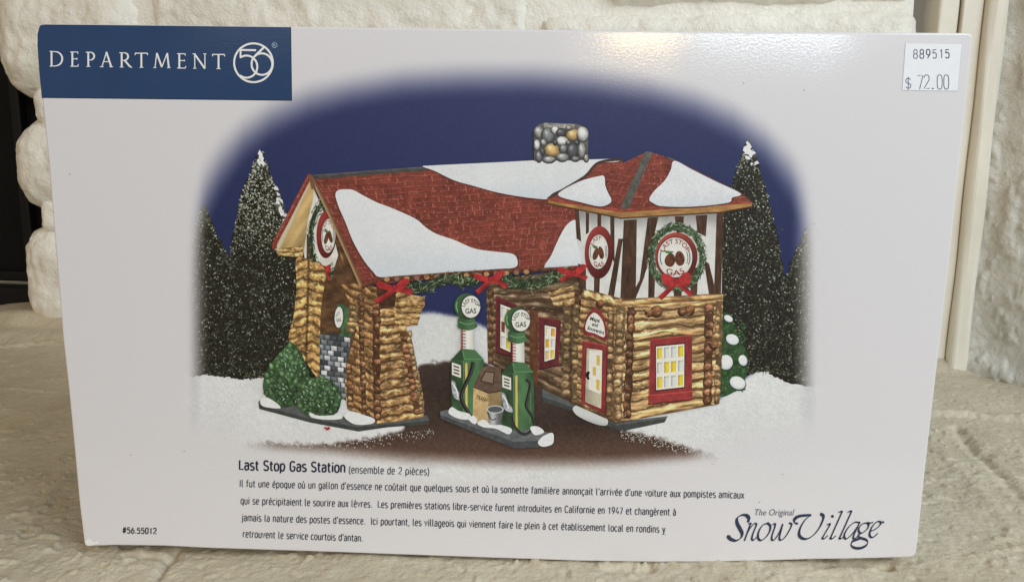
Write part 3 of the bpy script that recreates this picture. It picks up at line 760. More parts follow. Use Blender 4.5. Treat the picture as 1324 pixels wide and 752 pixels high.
# ---- base slabs
sl = Ink()
slab = lambda x, y: np.array([84, 88, 88.0]) + (fbm(x * .25, y * .3, 3)[:, None] - .5) * 40
sl.region([(333, 519), (345, 511), (400, 530), (450, 540), (550, 536), (553.5, 542), (553, 548), (500, 552), (462, 557.5), (400, 546), (334, 528.5)], slab, 3)
sl.region([(334, 524), (400, 541), (461, 552), (553, 543.5), (553, 548), (500, 552), (462, 557.5), (400, 546), (334, 528.5)], lambda x, y: slab(x, y) * 0.72, 3)
sub(sl, 'printed_base_slab', 'printed grey slab under the left pillars'); sl = Ink()
sl.region([(700, 502), (727, 513), (750, 522), (782, 538), (795, 545), (862, 537), (858, 545), (806, 556), (796, 555), (782, 549), (738, 530), (700, 519)], slab, 3)
sl.region([(700, 512), (740, 526), (796, 549), (860, 540), (858, 545), (806, 556), (796, 555), (782, 549), (738, 530), (700, 519)], lambda x, y: slab(x, y) * 0.75, 3)
sub(sl, 'printed_base_slab', 'printed grey slab under the tower')

# ---- back wall under the roof
bw = Ink()
bw.patch([(630, 362), (760, 345), (742, 522), (632, 470)], 90, 140, logs(12, (104, 82, 62), 3.3, hi_=(66, 60, 52), tone=-0.06))
bw.patch([(628, 374), (638, 372), (637, 470), (630, 470)], 8, 60, logs(9, (92, 66, 44), 5.1))
ends(bw, (734, 388), (730, 512), 13, 13, (150, 112, 66))
bw.patch([(740, 380), (752, 378), (744, 520), (737, 516)], 8, 90, logs(11, (84, 56, 34), 8.7))
bw.patch([(708, 376), (742, 366), (742, 394), (716, 396)], 30, 24, logs(3, (170, 130, 78), 2.2))
glints(bw, [(640, 372), (735, 362), (736, 505), (690, 498)], 90, 6, (170, 150, 124), .12, .12); glints(bw, [(640, 372), (735, 362), (736, 505), (690, 498)], 80, 6, (54, 38, 28), .12, .12)
sub(bw, 'printed_log_wall', 'dim printed log wall under the roof, behind the pumps')
def window(outer, inner, rows, cols, yel, frame, sill=None, mull=0.16):
    wn = Ink(); fr_ = np.array(frame, float)
    wn.region(outer, lambda x, y: fr_[None] * (0.82 + 0.45 * fbm(x * .2, y * .12, 3))[:, None], 1.6)
    o = np.array(outer, float)
    wn.ribbon([o[0], o[1]], 1.3, fr_ * 1.35, ns=2, smooth=False); wn.ribbon([o[0], o[3]], 1.2, fr_ * 1.25, ns=2, smooth=False)
    wn.ribbon([o[3], o[2]], 1.4, fr_ * 0.5, ns=2, smooth=False)
    i_ = np.array(inner, float); g = (i_ - i_.mean(0)) * 1.06 + i_.mean(0); wn.poly(g, fr_ * 0.45)
    wn.poly(i_, (222, 218, 206))
    bl = lambda u, v: i_[0] * (1 - u) * (1 - v) + i_[1] * u * (1 - v) + i_[2] * u * v + i_[3] * (1 - u) * v
    for r in range(rows):
        for c_ in range(cols):
            u0, u1 = (c_ + mull) / cols, (c_ + 1 - mull) / cols; v0, v1 = (r + mull * .9) / rows, (r + 1 - mull * .9) / rows
            kc = yel.get((r, c_), (196, 198, 196))
            wn.patch([bl(u0, v0), bl(u1, v0), bl(u1, v1), bl(u0, v1)], 6, 6, lambda u, v, x, y: np.array(kc, float)[None] * (0.74 + 0.32 * np.minimum(1, u * 3) - 0.22 * (v < 0.18))[:, None])
    if sill is not None:
        wn.region(sill, lambda x, y: fr_[None] * (0.95 + 0.4 * fbm(x * .2, y * .3, 2))[:, None], 1.6)
        s_ = np.array(sill, float); wn.ribbon([s_[0], s_[1]], 1.2, fr_ * 1.5, ns=2, smooth=False); wn.ribbon([s_[3], s_[2]], 1.2, fr_ * .5, ns=2, smooth=False)
    return wn
YL = (216, 186, 44); YO = (206, 150, 50)
DR = (92, 34, 38)
sub(window([(641, 383), (667, 394), (666, 462), (640, 455)], [(646.5, 393), (660, 398), (659, 455), (646, 449)], 3, 2, {(0, 1): YO, (1, 0): (120, 60, 40), (2, 1): YL}, DR), 'printed_window', 'dark red printed window behind the left pump')
sub(window([(696, 410), (724.5, 414), (721, 472), (696, 477)], [(703.5, 420), (718, 423), (716, 463), (703, 467)], 3, 2, {(0, 0): (214, 206, 190), (0, 1): YO, (1, 0): YO, (2, 1): YL, (2, 0): (204, 170, 110)}, DR), 'printed_window', 'dark red printed window right of the front pump')
pl = Ink(); pl.patch([(684, 400), (695, 402), (694, 500), (684, 495)], 6, 40, lambda u, v, x, y: np.array([92, 54, 36.0]) * (0.7 + 0.7 * fbm(x * .3, y * .2, 3))[:, None])
sub(pl, 'printed_post')

# ---- left gable, with the dim interior under it
gb = Ink()
gb.region([(404, 240), (467, 366), (488, 372), (486, 460), (450, 520), (416, 500), (405, 440), (412, 352), (396, 332), (398, 290)], lambda x, y: np.array([86, 60, 40.0]) * (0.55 + 0.9 * fbm(x * .12, y * .35, 3))[:, None], 2.5)
gb.region([(403, 238), (409, 252), (430, 300), (437, 330), (430, 352), (412, 352), (394, 338), (392, 318), (398, 280)], lambda x, y: np.array([206, 203, 196.0]) + (fbm(x * .1, y * .1, 2)[:, None] - .5) * 30, 3)
gb.patch([(396.5, 302), (401.5, 306), (402, 336), (396, 335)], 4, 16, logs(1, (96, 64, 42), 1.0)); gb.patch([(436, 318), (443, 330), (446, 352), (440, 348)], 4, 10, logs(1, (110, 76, 44), 1.0))
# soffit and rake boards of the near roof half
gb.region([(402, 234), (406, 246), (404, 262), (398, 285), (396, 304), (392, 330), (360, 331), (357, 326), (366, 309)], lambda x, y: np.array([170, 140, 88.0]) * (0.62 + 0.7 * fbm(x * .08 + y * .05, y * .02, 3))[:, None], 2.5)
gb.ribbon([(401, 233), (389, 258), (374, 291), (357.5, 324)], 6, lambda t, s: np.array([206, 194, 164.0]) * (1 - .16 * np.abs(s))[:, None], ns=4)
gb.ribbon([(401.5, 226), (388, 252), (371, 285), (356, 313), (355, 322)], 6.5, lambda t, s: np.array([132, 52, 42.0]) * (1 + .35 * s * 0 + .3 * np.sin(t * 90) * .5)[:, None], ns=4)
n_ = 26; tt = np.linspace(0.05, .95, n_); gb.flakes(np.interp(tt, [0, 1], [400, 356]), np.interp(tt, [0, 1], [228, 312]) - 1.5, 3.5, 2, 2.0, np.array([170, 92, 80.0]) + rng.normal(0, 16, (n_, 1)))
gb.patch([(360, 322), (391, 318), (391, 333), (362, 331)], 24, 12, logs(2, (176, 140, 80), 4.0))
sub(gb, 'printed_gable')

def pinecones(I, cx, cy, k):
    for dx, dy, r in ((-6.5, 3.5, .25), (6.0, 1.5, -.2)):
        I.ellipse(cx + dx * k[0], cy + dy * k[1], 6.6 * k[0], 9.4 * k[1], lambda rr, th, x, y: np.array([92, 52, 36.0]) * (0.62 + 0.8 * vnoise(x * .9, y * .9))[:, None], r, 16, 4, 0.05)
    for i in range(9):
        a = rng.uniform(2.4, 4.2); I.ribbon([(cx - 2 * k[0], cy - 7 * k[1]), (cx + (-2 + 12 * math.cos(a)) * k[0], cy + (-7 - 7 * math.sin(a) * .5 - 1) * k[1])], 1.3, (70, 112, 62), ns=2, smooth=False)
def oval_sign(cx, cy, rx, ry, ix, iy, irx, iry, ring=(124, 40, 38), full=True):
    g = Ink()
    g.ellipse(cx, cy, rx, ry, lambda rr, th, x, y: np.array(ring, float)[None] * (0.85 + 0.35 * np.cos(th + 2.2) * rr + .15 * fbm(x * .2, y * .2, 2))[:, None], 0.04, 48, 6)
    g.ellipse(ix, iy, irx * 1.06, iry * 1.05, np.array(ring) * .55, 0.04, 40, 1)
    g.ellipse(ix, iy, irx, iry, lambda rr, th, x, y: np.array([218, 216, 210.0]) - np.outer(rr ** 4, [16, 16, 16]), 0.04, 40, 3)
    k = (irx / 22.3, iry / 25.7)
    pinecones(g, ix, iy, k)
    g.ring(ix, iy, irx * .86, iry * .78, .9 * k[0] + .25, (60, 92, 92), -28, 28, 14); g.ring(ix, iy, irx * .74, iry * .68, .7 * k[0] + .2, (60, 92, 92), -26, 26, 14)
    g.ring(ix, iy, irx * .86, iry * .78, .9 * k[0] + .25, (60, 92, 92), 152, 205, 14)
    cap = 0.24 * iry
    g.text('LAST STOP' if full else 'LAST', arc_warp(ix, iy, irx * .70, iry * .70, 158 if full else 150, 22 if full else 70, cap), (140, 44, 40), 0.012)
    g.text('GAS', arc_warp(ix, iy, irx * .93, iry * .92, 232, 308, cap * 1.2, True), (140, 44, 40), 0.012)
    return g
def wreath(cx, cy, rx, ry, wd, n, a0=0, a1=360):
    g = Ink()
    a = np.radians(rng.uniform(a0, a1, n)); r = 1 + rng.uniform(-1, 1, n) * wd
    xx = cx + rx * r * np.cos(a); yy = cy + ry * r * np.sin(a)
    g.ring(cx, cy, rx, ry, wd * 1.3 * rx, (40, 50, 36), a0, a1)
    tang = np.arctan2(ry * np.cos(a), -rx * np.sin(a)) + rng.normal(0, 0.55, n)
    col = np.array([54, 70, 48.0]) + rng.normal(0, 19, (n, 1)) + np.outer(rng.uniform(0, 1, n) < .22, [76, 80, 70])
    g.flakes(xx, yy, rng.uniform(4, 10, n) * rx / 34, rng.uniform(.8, 1.7, n), tang, col); return g
def bow(cx, cy, k, tails, loops):
    g = Ink(); R = np.array([168, 40, 42.0])
    for pts, wd in tails: g.ribbon([(cx + a * k, cy + b_ * k) for a, b_ in pts], wd * k, lambda t, s: R[None] * (0.72 + .4 * (s * .5 + .5) + .1 * np.sin(t * 9))[:, None], ns=4)
    for pts in loops:
        P = catmull([(cx + a * k, cy + b_ * k) for a, b_ in pts], 6, True)
        g.region(P, lambda x, y: R[None] * (0.78 + 0.5 * fbm(x * .22, y * .22, 2))[:, None], 2)
    g.ellipse(cx, cy, 4 * k, 3.6 * k, lambda rr, th, x, y: R[None] * (1.12 - .35 * rr)[:, None], 0, 14, 3); return g
sub(oval_sign(422, 303, 13, 31, 424.5, 305, 9.0, 22), 'printed_sign', 'narrow oval printed sign in the left gable')
sub(wreath(421.5, 309, 20, 45, .22, 420, 60, 300), 'printed_wreath', 'printed wreath round the narrow sign in the left gable')
sub(bow(420, 346, .62, [([(0, 0), (-6, 12), (-4, 20)], 6), ([(0, 0), (5, 12), (10, 26)], 6)], [[(0, 0), (-12, -8), (-14, 6), (-4, 6)], [(0, 0), (10, -6), (12, 8), (4, 8)]]), 'printed_bow', 'small red printed bow under the narrow gable sign')
rk = Ink()
# stone and pillars
pil = Ink()
po = catmull([(383, 335), (400, 336), (419, 347), (420, 364), (415, 394), (413, 436), (414, 490), (406, 484), (396, 470), (373, 441), (379, 410), (383, 370)], 6, True)
def pil_col(x, y):
    u = (x - 373) / 48; v = (y - 335) / 155
    c_ = logs(13, (186, 142, 76), 6.2, wav=.9, hi_=(60, 50, 30))(u, v + 0.10 * (u - .5) * np.where(x < 398, 1, -1), x, y)
    return mix(c_, [60, 40, 24], sstep(2.4, .6, np.abs(x - 397 + 0.03 * (y - 400))) * .8)
pil.region(po, pil_col, 1.6); glints(pil, [(386, 340), (418, 350), (411, 480), (378, 440)], 90, 4, (222, 190, 128), .3, .3); glints(pil, [(386, 340), (418, 350), (411, 480), (378, 440)], 60, 4, (96, 66, 34), .3, .3)
sub(pil, 'printed_pillar', 'printed log pillar at the far left of the station')
stn = Ink(); stn.poly([(413, 436), (430, 430), (450, 433), (452, 520), (412, 500)], (52, 54, 56))
for r in range(12):
    yb = 434 + r * 6.6; off = (r % 2) * 4.5
    for c_ in range(5):
        xa = 410 + c_ * 8.6 + off; k = rng.uniform(.55, 1.25); b0 = np.array([112, 118, 124.0]) * k
        if rng.uniform() < .18: b0 = np.array([190, 194, 196.0])
        xb = min(xa + 7.6, 452); xa = max(xa, 412.5)
        if xb - xa > 2: stn.patch([(xa, yb + (xa - 430) * .12), (xb, yb + (xb - 430) * .12), (xb, yb + 6 + (xb - 430) * .12), (xa, yb + 6 + (xa - 430) * .12)], 8, 7, lambda u, v, x, y: np.clip(b0[None] * ((1.22 - .34 * v - .5 * np.clip(np.maximum(np.abs(u - .5), np.abs(v - .5)) * 2 - .62, 0, 1)) * (.72 + .5 * fbm(x * .4, y * .4, 2)))[:, None], 0, 240))
sub(stn, 'printed_stone_pillar')
pg = Ink(); G1 = np.array([62, 94, 62.0])
pg.region(catmull([(436, 394), (444, 394), (453, 402), (454, 414), (450, 424), (454, 434), (438, 434), (441, 426), (433, 414)], 6, True), lambda x, y: G1[None] * (0.6 + .8 * fbm(x * .15, y * .1, 2))[:, None], 2)
pg.ellipse(438, 410, 6.6, 15, (40, 66, 44), .05); pg.ellipse(437.6, 410, 5.4, 13.6, (214, 214, 208), .05)
pg.text('LAST', line_warp(434.6, 410, 440, 404, 3.2), (40, 40, 40)); pg.text('GAS', line_warp(434.6, 416, 440.6, 415, 4.2), (40, 40, 40), .02)
sub(pg, 'printed_pump', 'green printed pump half hidden behind the front pillar')
# front pillar
fp = Ink()
fp.region([(441, 368), (470, 366), (492, 374), (490, 440), (487, 547), (472, 543), (448, 528), (445, 498), (447, 470), (456, 440), (460, 428), (457, 404)], lambda x, y: logs(16, (150, 106, 60), 1.7, wav=.7)((x - 441) / 50, (y - 368) / 178 - (x - 470) / 320, x, y), 1.5)
fp.region([(488, 372), (549, 384), (548.5, 394), (542, 408), (540, 419), (525, 422), (526, 434), (534, 455), (541, 484), (547.5, 519), (546, 538), (520, 543), (486, 547)], lambda x, y: logs(15, (166, 124, 74), 9.4, wav=.5, hi_=(78, 66, 46))((x - 486) / 62, (y - 372) / 174 + (x - 515) / 900, x, y), 1.4)
ends(fp, (457, 396), (452, 430), 13, 5, (170, 128, 70)); ends(fp, (466, 380), (470, 540), 8, 20, (124, 80, 46)); ends(fp, (486, 392), (487, 543), 11, 17, (128, 76, 44)); ends(fp, (520, 428), (540, 535), 12, 14, (150, 88, 48)); ends(fp, (450, 470), (452, 526), 9, 8, (140, 92, 52))
ends(fp, (527, 428), (545, 533), 7, 14, (176, 128, 74))
for i in range(4): fp.patch([(508, 388 + i * 8), (548 - i * 2.5, 389 + i * 8), (547 - i * 2.5, 396 + i * 8), (512, 396 + i * 8)], 26, 8, logs(1, (178, 134, 74), i * 2.1, gap=.1))
fp.region([(486, 370), (512, 374), (510, 396), (490, 400)], lambda x, y: np.array([66, 44, 30.0]) * (.6 + .9 * fbm(x * .3, y * .3, 2))[:, None], 2)
glints(fp, [(494, 428), (524, 428), (536, 538), (492, 542)], 80, 5, (220, 190, 138), -.05); glints(fp, [(494, 428), (524, 428), (536, 538), (492, 542)], 60, 5, (84, 56, 36), -.05)
glints(fp, [(458, 380), (486, 384), (486, 540), (450, 520)], 90, 3.4, (204, 170, 116), .35, .3); glints(fp, [(526, 430), (536, 430), (546, 535), (538, 536)], 40, 2.4, (222, 190, 146), .4, .6); glints(fp, [(512, 386), (546, 388), (536, 418), (516, 420)], 30, 5, (222, 190, 130), 0.05)
sub(fp, 'printed_pillar', 'wide printed log pillar at the front left of the station')

# ---- bushes
def bush(pts, seed):
    g = Ink(); o = catmull(pts, 8, True); lo = o.min(0); hi = o.max(0)
    g.region(o, lambda x, y: np.array([54, 82, 50.0]) * (.7 + .7 * fbm(x * .2, y * .2, 2))[:, None], 3)
    q = np.c_[rng.uniform(lo[0], hi[0], 700), rng.uniform(lo[1], hi[1], 700)]; q = q[inside(q, (o - o.mean(0)) * .93 + o.mean(0))]; q = q[np.argsort(q[:, 1])]
    cxy = o.mean(0); L0 = LEVEL[0]; R_b = (hi[0] - lo[0]) / 2
    for i, p in enumerate(q[::3]):
        g.at = L0 + 1 + (i % 60) * .6
        sh_ = 1.08 - .28 * np.clip((p[0] - cxy[0]) / R_b * .4 + (p[1] - cxy[1]) / R_b * .8, -1, 1)
        a = math.atan2(p[1] - cxy[1] - 20, p[0] - cxy[0]) + rng.normal(0, .5); b0 = np.array([78, 108, 72.0]) * rng.uniform(.72, 1.15) * sh_
        g.ellipse(p[0], p[1], 4.6, 3.6, lambda rr, th, x, y: b0[None] * (1.12 - .62 * rr ** 2 - .2 * np.sin(th) * rr)[:, None], a, 9, 3, .08)
        g.at += .3
        if rng.uniform() < .5: g.ellipse(p[0] - .6, p[1] - 1.2, rng.uniform(1.2, 2.8), rng.uniform(.5, 1.0), np.array([148, 172, 150.0]) * rng.uniform(.7, 1.1), a + rng.normal(0, .4), 6, 1)
    g.at = None
    return g
sub(bush([(375, 443), (386, 452), (394, 468), (399, 484), (400, 505), (388, 520), (368, 526), (350, 520), (340, 505), (341, 488), (350, 470), (362, 455)], 1), 'printed_bush', 'larger green printed bush by the left pillar')
sub(bush([(396, 491), (410, 487), (424, 490), (436, 502), (440, 518), (434, 533), (418, 539), (398, 537), (386, 526), (383, 508)], 2), 'printed_bush', 'smaller green printed bush in front of the stone pillar')
W_ = lambda x, y: np.array([216, 218, 220.0]) + (fbm(x * .4, y * .4, 2)[:, None] - .5) * 22
sn = Ink(); sn.region(catmull([(336, 517), (343, 513), (356, 520), (362, 527), (350, 527), (338, 524)], 5, True), W_, 2.5); sub(sn, 'printed_snow_patch')
sn = Ink(); sn.region(catmull([(444, 538), (452, 531), (470, 536), (483, 541), (480, 547), (458, 548)], 5, True), W_, 2.5); sub(sn, 'printed_snow_patch')
sn = Ink(); sn.region(catmull([(400, 533), (412, 537), (438, 536), (440, 541), (420, 542), (402, 539)], 4, True), W_, 2.5); sub(sn, 'printed_snow_patch')
sn = Ink(); sn.ellipse(423, 553.5, 3.2, 2, (170, 40, 46), -.4, 10, 1); sn.ellipse(419.5, 552.5, 1.6, 1.5, (190, 60, 60), 0, 8, 1); sub(sn, 'printed_berry')
sn = Ink(); sn.region(catmull([(739, 527), (748, 522), (762, 528), (782, 538), (783, 548.5), (768, 547), (746, 537)], 5, True), lambda x, y: np.array([196, 198, 196.0]) + np.outer(-(sstep(536, 548, y - (x - 760) * .3)), [36, 34, 32]), 2)
sub(sn, 'printed_snow_patch')

# ---- main roof
def shingles(rows, cols, base=(144, 64, 52), seed=0.0, slant=0.0):
    base = np.array(base, float)
    def f(u, v, x, y):
        vv = v * rows + 0.4 * (fbm(u * 9 + seed, v * 5, 2) - .5); r = np.floor(vv); fv = vv - r
        uu = u * cols + (hsh(r, r * 0 + 9) * 1.0) + .3 * (fbm(u * 30, r * 1.7, 2) - .5); cidx = np.floor(uu); fu = uu - cidx
        tone = hsh(cidx + 31, r + 7) - .5
        k = 0.86 + 0.12 * tone + 0.30 * (fbm(x * .06, y * .06 + seed, 3) - .5) + 0.26 * (fbm(x * .5, y * .5, 2) - .5)
        c_ = base[None] * k[:, None]
        c_ = mix(c_, base * 0.52, sstep(.18, .02, fv) * (.35 + .6 * fbm(u * 14, r * 1.3, 2)))
        c_ = mix(c_, base * 1.25 + [26, 30, 26], sstep(.74, .97, fv) * (.20 + .8 * np.clip(fbm(x * .22 + 4, y * .5 + seed, 2) * 2 - .75, 0, 1)) * .75)
        c_ = mix(c_, base * .62, sstep(.09, .0, fu) * .45)
        c_ = mix(c_, base * 1.2 + [44, 46, 42], np.exp(-((fu - .14) / .06) ** 2) * (fbm(x * .3, y * .3 + 9, 2) > .56) * .7)
        return c_
    return f
rf = Ink()
rf.patch([(404, 229), (806, 206), (756, 344), (467, 369)], 420, 170, shingles(20, 36, seed=2.0))
rf.ribbon([(404, 231), (424, 272), (448, 326), (467, 369)], 4.5, lambda t, s: np.array([172, 134, 92.0]) * (.8 + .3 * s)[:, None], ns=3)
rf.ribbon([(401, 227), (404, 236), (406, 244)], 5, (120, 78, 56), ns=3)
rf.patch([(404, 226.5), (548, 215.5), (556, 220.5), (406, 232)], 60, 6, lambda u, v, x, y: np.array([72, 72, 70.0]) * (.72 + .5 * fbm(x * .2, y * .5, 2) + .25 * (v < .3))[:, None])
glints(rf, [(470, 240), (720, 240), (745, 335), (560, 300)], 150, 2.6, (190, 112, 98), .9, .3, .7); glints(rf, [(415, 236), (700, 226), (745, 335), (480, 360)], 160, 5, (96, 40, 34), -.03, .1, .8)
sub(rf, 'printed_roof', 'red shingled main roof of the printed station')
def snowpatch(pts, sm=True):
    g = Ink(); o = catmull(pts, 6, True) if sm else np.array(pts, float); cc = o.mean(0)
    d = o - cc; g.poly(o + d / np.linalg.norm(d, axis=1, keepdims=True) * 1.4 + (0.3, .7), (86, 40, 34))
    g.region(o, lambda x, y: np.array([212, 214, 217.0]) + (fbm(x * .5, y * .5, 2)[:, None] - .5) * 12 + (fbm(x * .03, y * .03, 2)[:, None] - .5) * 9 - np.outer(sstep(cc[1], o[:, 1].max() + 2, y), [12, 8, 4]), 2.6); return g
sub(snowpatch([(434, 252), (438, 246), (448, 245), (457, 246), (472, 254), (488, 262), (504, 268), (523, 276), (539, 284), (552, 295), (566, 303), (587, 310), (613, 321), (640, 325), (661, 327.5), (668, 334), (666, 345), (640, 347.5), (590, 351), (520, 356), (491, 358), (482, 351), (470, 336), (456.5, 312), (447, 288), (438, 267)]), 'printed_snow_patch')
sub(snowpatch([(547, 215.5), (560, 214), (640, 210), (700, 207), (760, 206), (800, 205), (803, 206.5), (797, 209), (772, 211.5), (757, 226), (733, 241), (714, 250), (708, 257), (693, 256.5), (666, 253), (640, 248), (613, 240.5), (587, 233), (562, 221)]), 'printed_snow_patch')
sub(snowpatch([(742, 284), (746, 290), (749, 320), (755, 338), (752, 342), (728, 344), (706, 346), (704, 342), (712, 330), (722, 308), (732, 291)]), 'printed_snow_patch')

# ---- chimney of round stones
ch = Ink(); ch.region([(690, 168), (697, 161), (705, 158.5), (744, 160), (758, 164), (761, 172), (760, 207), (691, 208.5)], lambda x, y: np.array([92, 90, 88.0]) + (fbm(x * .3, y * .3, 2)[:, None] - .5) * 40, 2)
ch.patch([(703, 159), (744, 160.5), (742, 166), (704, 165)], 20, 6, lambda u, v, x, y: np.array([140, 138, 134.0]) * (.75 + .5 * fbm(x * .3, y * .3, 2))[:, None])
GY = (120, 122, 124); DK = (78, 80, 84); LT = (206, 206, 204); TN = (196, 160, 100); MD = (152, 152, 150)
for cx, cy, rx, ry, c0 in ((697, 171, 6, 8, MD), (709, 175, 8.5, 10, GY), (694.5, 187, 4, 6.5, LT), (718, 168, 5, 5, LT), (726, 171.5, 7, 5, DK), (741, 174, 8.5, 7.5, TN), (753.5, 173, 7, 10, LT), (727, 182, 8, 5.5, LT),
                           (714, 194, 10, 9, TN), (729, 192, 5.5, 5, GY), (741, 195, 8.5, 11, DK), (752.5, 194, 5, 10, MD), (727.5, 203, 8, 5, MD), (697, 202, 4, 7, GY), (710, 206, 8, 4, MD), (702, 196, 2.5, 5, DK), (735, 184, 2.5, 2.5, GY), (744, 205, 5, 3, GY), (758, 204, 3, 4.5, MD), (703, 184, 4, 4, MD), (746, 184, 3, 3, DK), (736, 165, 4, 2.6, MD), (718, 184, 2.5, 3, DK)):
    c0 = np.array(c0, float)
    ch.ellipse(cx, cy + .6, rx + 1, ry + 1, (62, 60, 60), 0, 18, 1, .05)
    ch.ellipse(cx, cy, rx, ry, lambda rr, th, x, y: np.clip(c0[None] * (1.1 - .5 * rr ** 2 - .15 * np.sin(th) * rr + .25 * (fbm(x * .4, y * .4, 2) - .5))[:, None] + np.outer(np.exp(-(((x - cx + .3 * rx) / (.3 * rx)) ** 2 + ((y - cy + .4 * ry) / (.28 * ry)) ** 2)), [70, 70, 70]), 0, 250), 0, 20, 5, .05)
sub(ch, 'printed_chimney')

# ---- tower: upper timbered walls
tw = Ink(); WH = lambda x, y: np.array([206, 206, 203.0]) + (fbm(x * .15, y * .1, 3)[:, None] - .5) * 30 - np.outer(sstep(300, 276, y), [60, 62, 60])
tw.region([(744, 268), (803, 278), (806, 392), (757, 384), (752, 340), (746, 312)], WH, 2.5)
tw.region([(803, 278), (934, 270), (932, 386), (803, 392)], WH, 2.5)
TM = lambda u, v, x, y: np.array([72, 50, 38.0]) * (.55 + .85 * fbm(x * .5, y * .08, 3))[:, None]
for q in ([(743, 270), (748, 271), (751, 312), (745, 308)], [(757, 274), (761.5, 275), (761, 300), (757, 303)], [(772, 276), (777, 277), (777, 295), (772, 294)], [(788.5, 279), (794, 280), (794, 340), (789, 330)],
          [(799, 308), (805, 308), (793, 383), (785, 382)], [(767.5, 355), (775, 357), (774, 383), (767, 380)], [(747, 340), (757, 344), (757, 374), (748, 372)], [(806, 284), (823, 283), (821, 389), (801, 389)],
          [(837, 281), (851, 280), (832, 358), (824, 378)], [(832, 350), (838, 340), (820, 388), (812, 388)], [(838, 340), (847, 340), (845, 388), (837, 388)], [(869, 370), (881, 370), (880, 386), (871, 386)],
          [(892, 345), (902, 345), (900, 385), (892, 385)], [(899, 278), (914, 277), (912, 305), (901, 300)], [(909, 335), (916, 340), (926, 382), (916, 382)], [(926, 275), (935, 274), (931, 383), (922, 383)], [(872, 279), (884, 279), (882, 300), (874, 300)]):
    tw.patch(q, 8, 30, TM)
sub(tw, 'printed_tower', 'white timbered upper storey of the printed tower')
# tower: log walls
tl = Ink()
tl.patch([(752, 374), (806, 388), (796, 546), (737, 520)], 60, 170, logs(15, (150, 112, 66), 2.9, hi_=(66, 58, 44)))
tl.patch([(800, 390), (934, 380), (928, 521), (794, 546)], 130, 180, logs(12, (186, 146, 92), 7.7, hi_=(52, 46, 36), gap=.11))
tl.patch([(753, 372), (806, 386), (803, 398), (755, 384)], 40, 10, logs(1, (190, 152, 96), 1.2)); tl.patch([(803, 386), (934, 378), (933, 386), (803, 395)], 80, 8, logs(1, (176, 132, 80), 3.2))
ends(tl, (802, 396), (796, 542), 13, 14, (172, 126, 74)); ends(tl, (815, 396), (809, 540), 11, 13, (120, 72, 42)); ends(tl, (789, 400), (786, 538), 10, 15, (144, 104, 62)); ends(tl, (916, 392), (913, 522), 13, 12, (134, 80, 46)); ends(tl, (928, 388), (925, 520), 9, 13, (166, 120, 70)); ends(tl, (744, 392), (741, 516), 9, 14, (152, 114, 68))
for cx, cy, r in ((849, 400.5, 7.5), (891.5, 399, 6.5), (882, 401, 5), (839, 403, 4.5), (923, 444, 5.5), (776, 391, 5)):
    tl.ellipse(cx - 1.5, cy + 1.8, r + .6, r + .4, (62, 42, 28)); tl.ellipse(cx, cy, r * .92, r * .92, lambda rr, th, x, y: np.array([140, 92, 56.0]) * ((1.2 - .45 * rr) * (.55 + .9 * fbm(x * .6, y * .6, 2)))[:, None] - np.outer(np.sin(th) * rr, [22, 18, 12]), 0, 18, 6)
glints(tl, [(820, 392), (910, 384), (908, 520), (812, 538)], 150, 5, (214, 190, 142), -.09); glints(tl, [(820, 392), (910, 384), (908, 520), (812, 538)], 110, 5, (78, 54, 36), -.09)
glints(tl, [(755, 380), (796, 392), (788, 540), (740, 518)], 70, 4, (196, 164, 116), .25); glints(tl, [(797, 394), (812, 394), (808, 542), (796, 542)], 50, 2.6, (226, 206, 166), -.2, .5); glints(tl, [(912, 392), (932, 388), (926, 520), (910, 522)], 40, 2.6, (206, 176, 130), -.2, .5)
sub(tl, 'printed_log_wall', 'golden printed log walls of the tower')
wd4 = {(0, 0): YL, (0, 3): YL, (1, 1): YL, (1, 2): YL, (2, 0): YL, (2, 3): YL}
sub(window([(840, 438), (893.6, 432.5), (893, 512), (837.5, 516)], [(847, 447), (883.5, 443.5), (883, 499), (847, 503)], 3, 4, wd4, (136, 46, 46), [(837, 510), (893.8, 504.5), (893.8, 515), (836.5, 521.5)], .14), 'printed_window', 'bright red printed window in the tower')
dr_ = Ink(); RD = np.array([136, 44, 46.0])
dr_.region([(752, 440), (784, 446.5), (781.5, 534), (750, 520)], lambda x, y: RD[None] * (.78 + .45 * fbm(x * .2, y * .1, 2))[:, None], 2)
dr_.poly([(756.5, 447.5), (778.5, 451), (776.5, 528), (754, 519)], (92, 28, 30))
dr_.patch([(757.5, 449), (777.5, 452), (775.8, 527), (755, 518.5)], 16, 40, lambda u, v, x, y: np.array([206, 196, 172.0]) * (.82 + .2 * u - .12 * (v > .74) + .1 * fbm(x * .3, y * .2, 2))[:, None])
dr_.poly([(760.5, 452), (775.5, 454), (774.5, 508), (759.5, 502)], (216, 214, 206))
for q in ([(770, 458), (774.5, 459), (774, 472), (770, 471)], [(765, 473), (769.5, 474), (769, 485), (765, 484)], [(769.5, 489), (774, 490), (773.5, 504), (769.5, 502)]): dr_.poly(q, (206, 170, 70))
dr_.ellipse(758.2, 484, 2.2, 4.6, (26, 22, 20), 0, 10, 1); dr_.ellipse(759.5, 481, 1.8, 2.4, (26, 22, 20), 0, 8, 1); dr_.ellipse(759.3, 488, 1.6, 2.2, (26, 22, 20), 0, 8, 1)
dr_.ribbon([(752, 440), (784, 446.5)], 1.6, RD * 1.3, ns=2, smooth=False); dr_.ribbon([(784, 446.5), (781.5, 534)], 1.2, RD * .55, ns=2, smooth=False)
sub(dr_, 'printed_door')
ar = Ink()
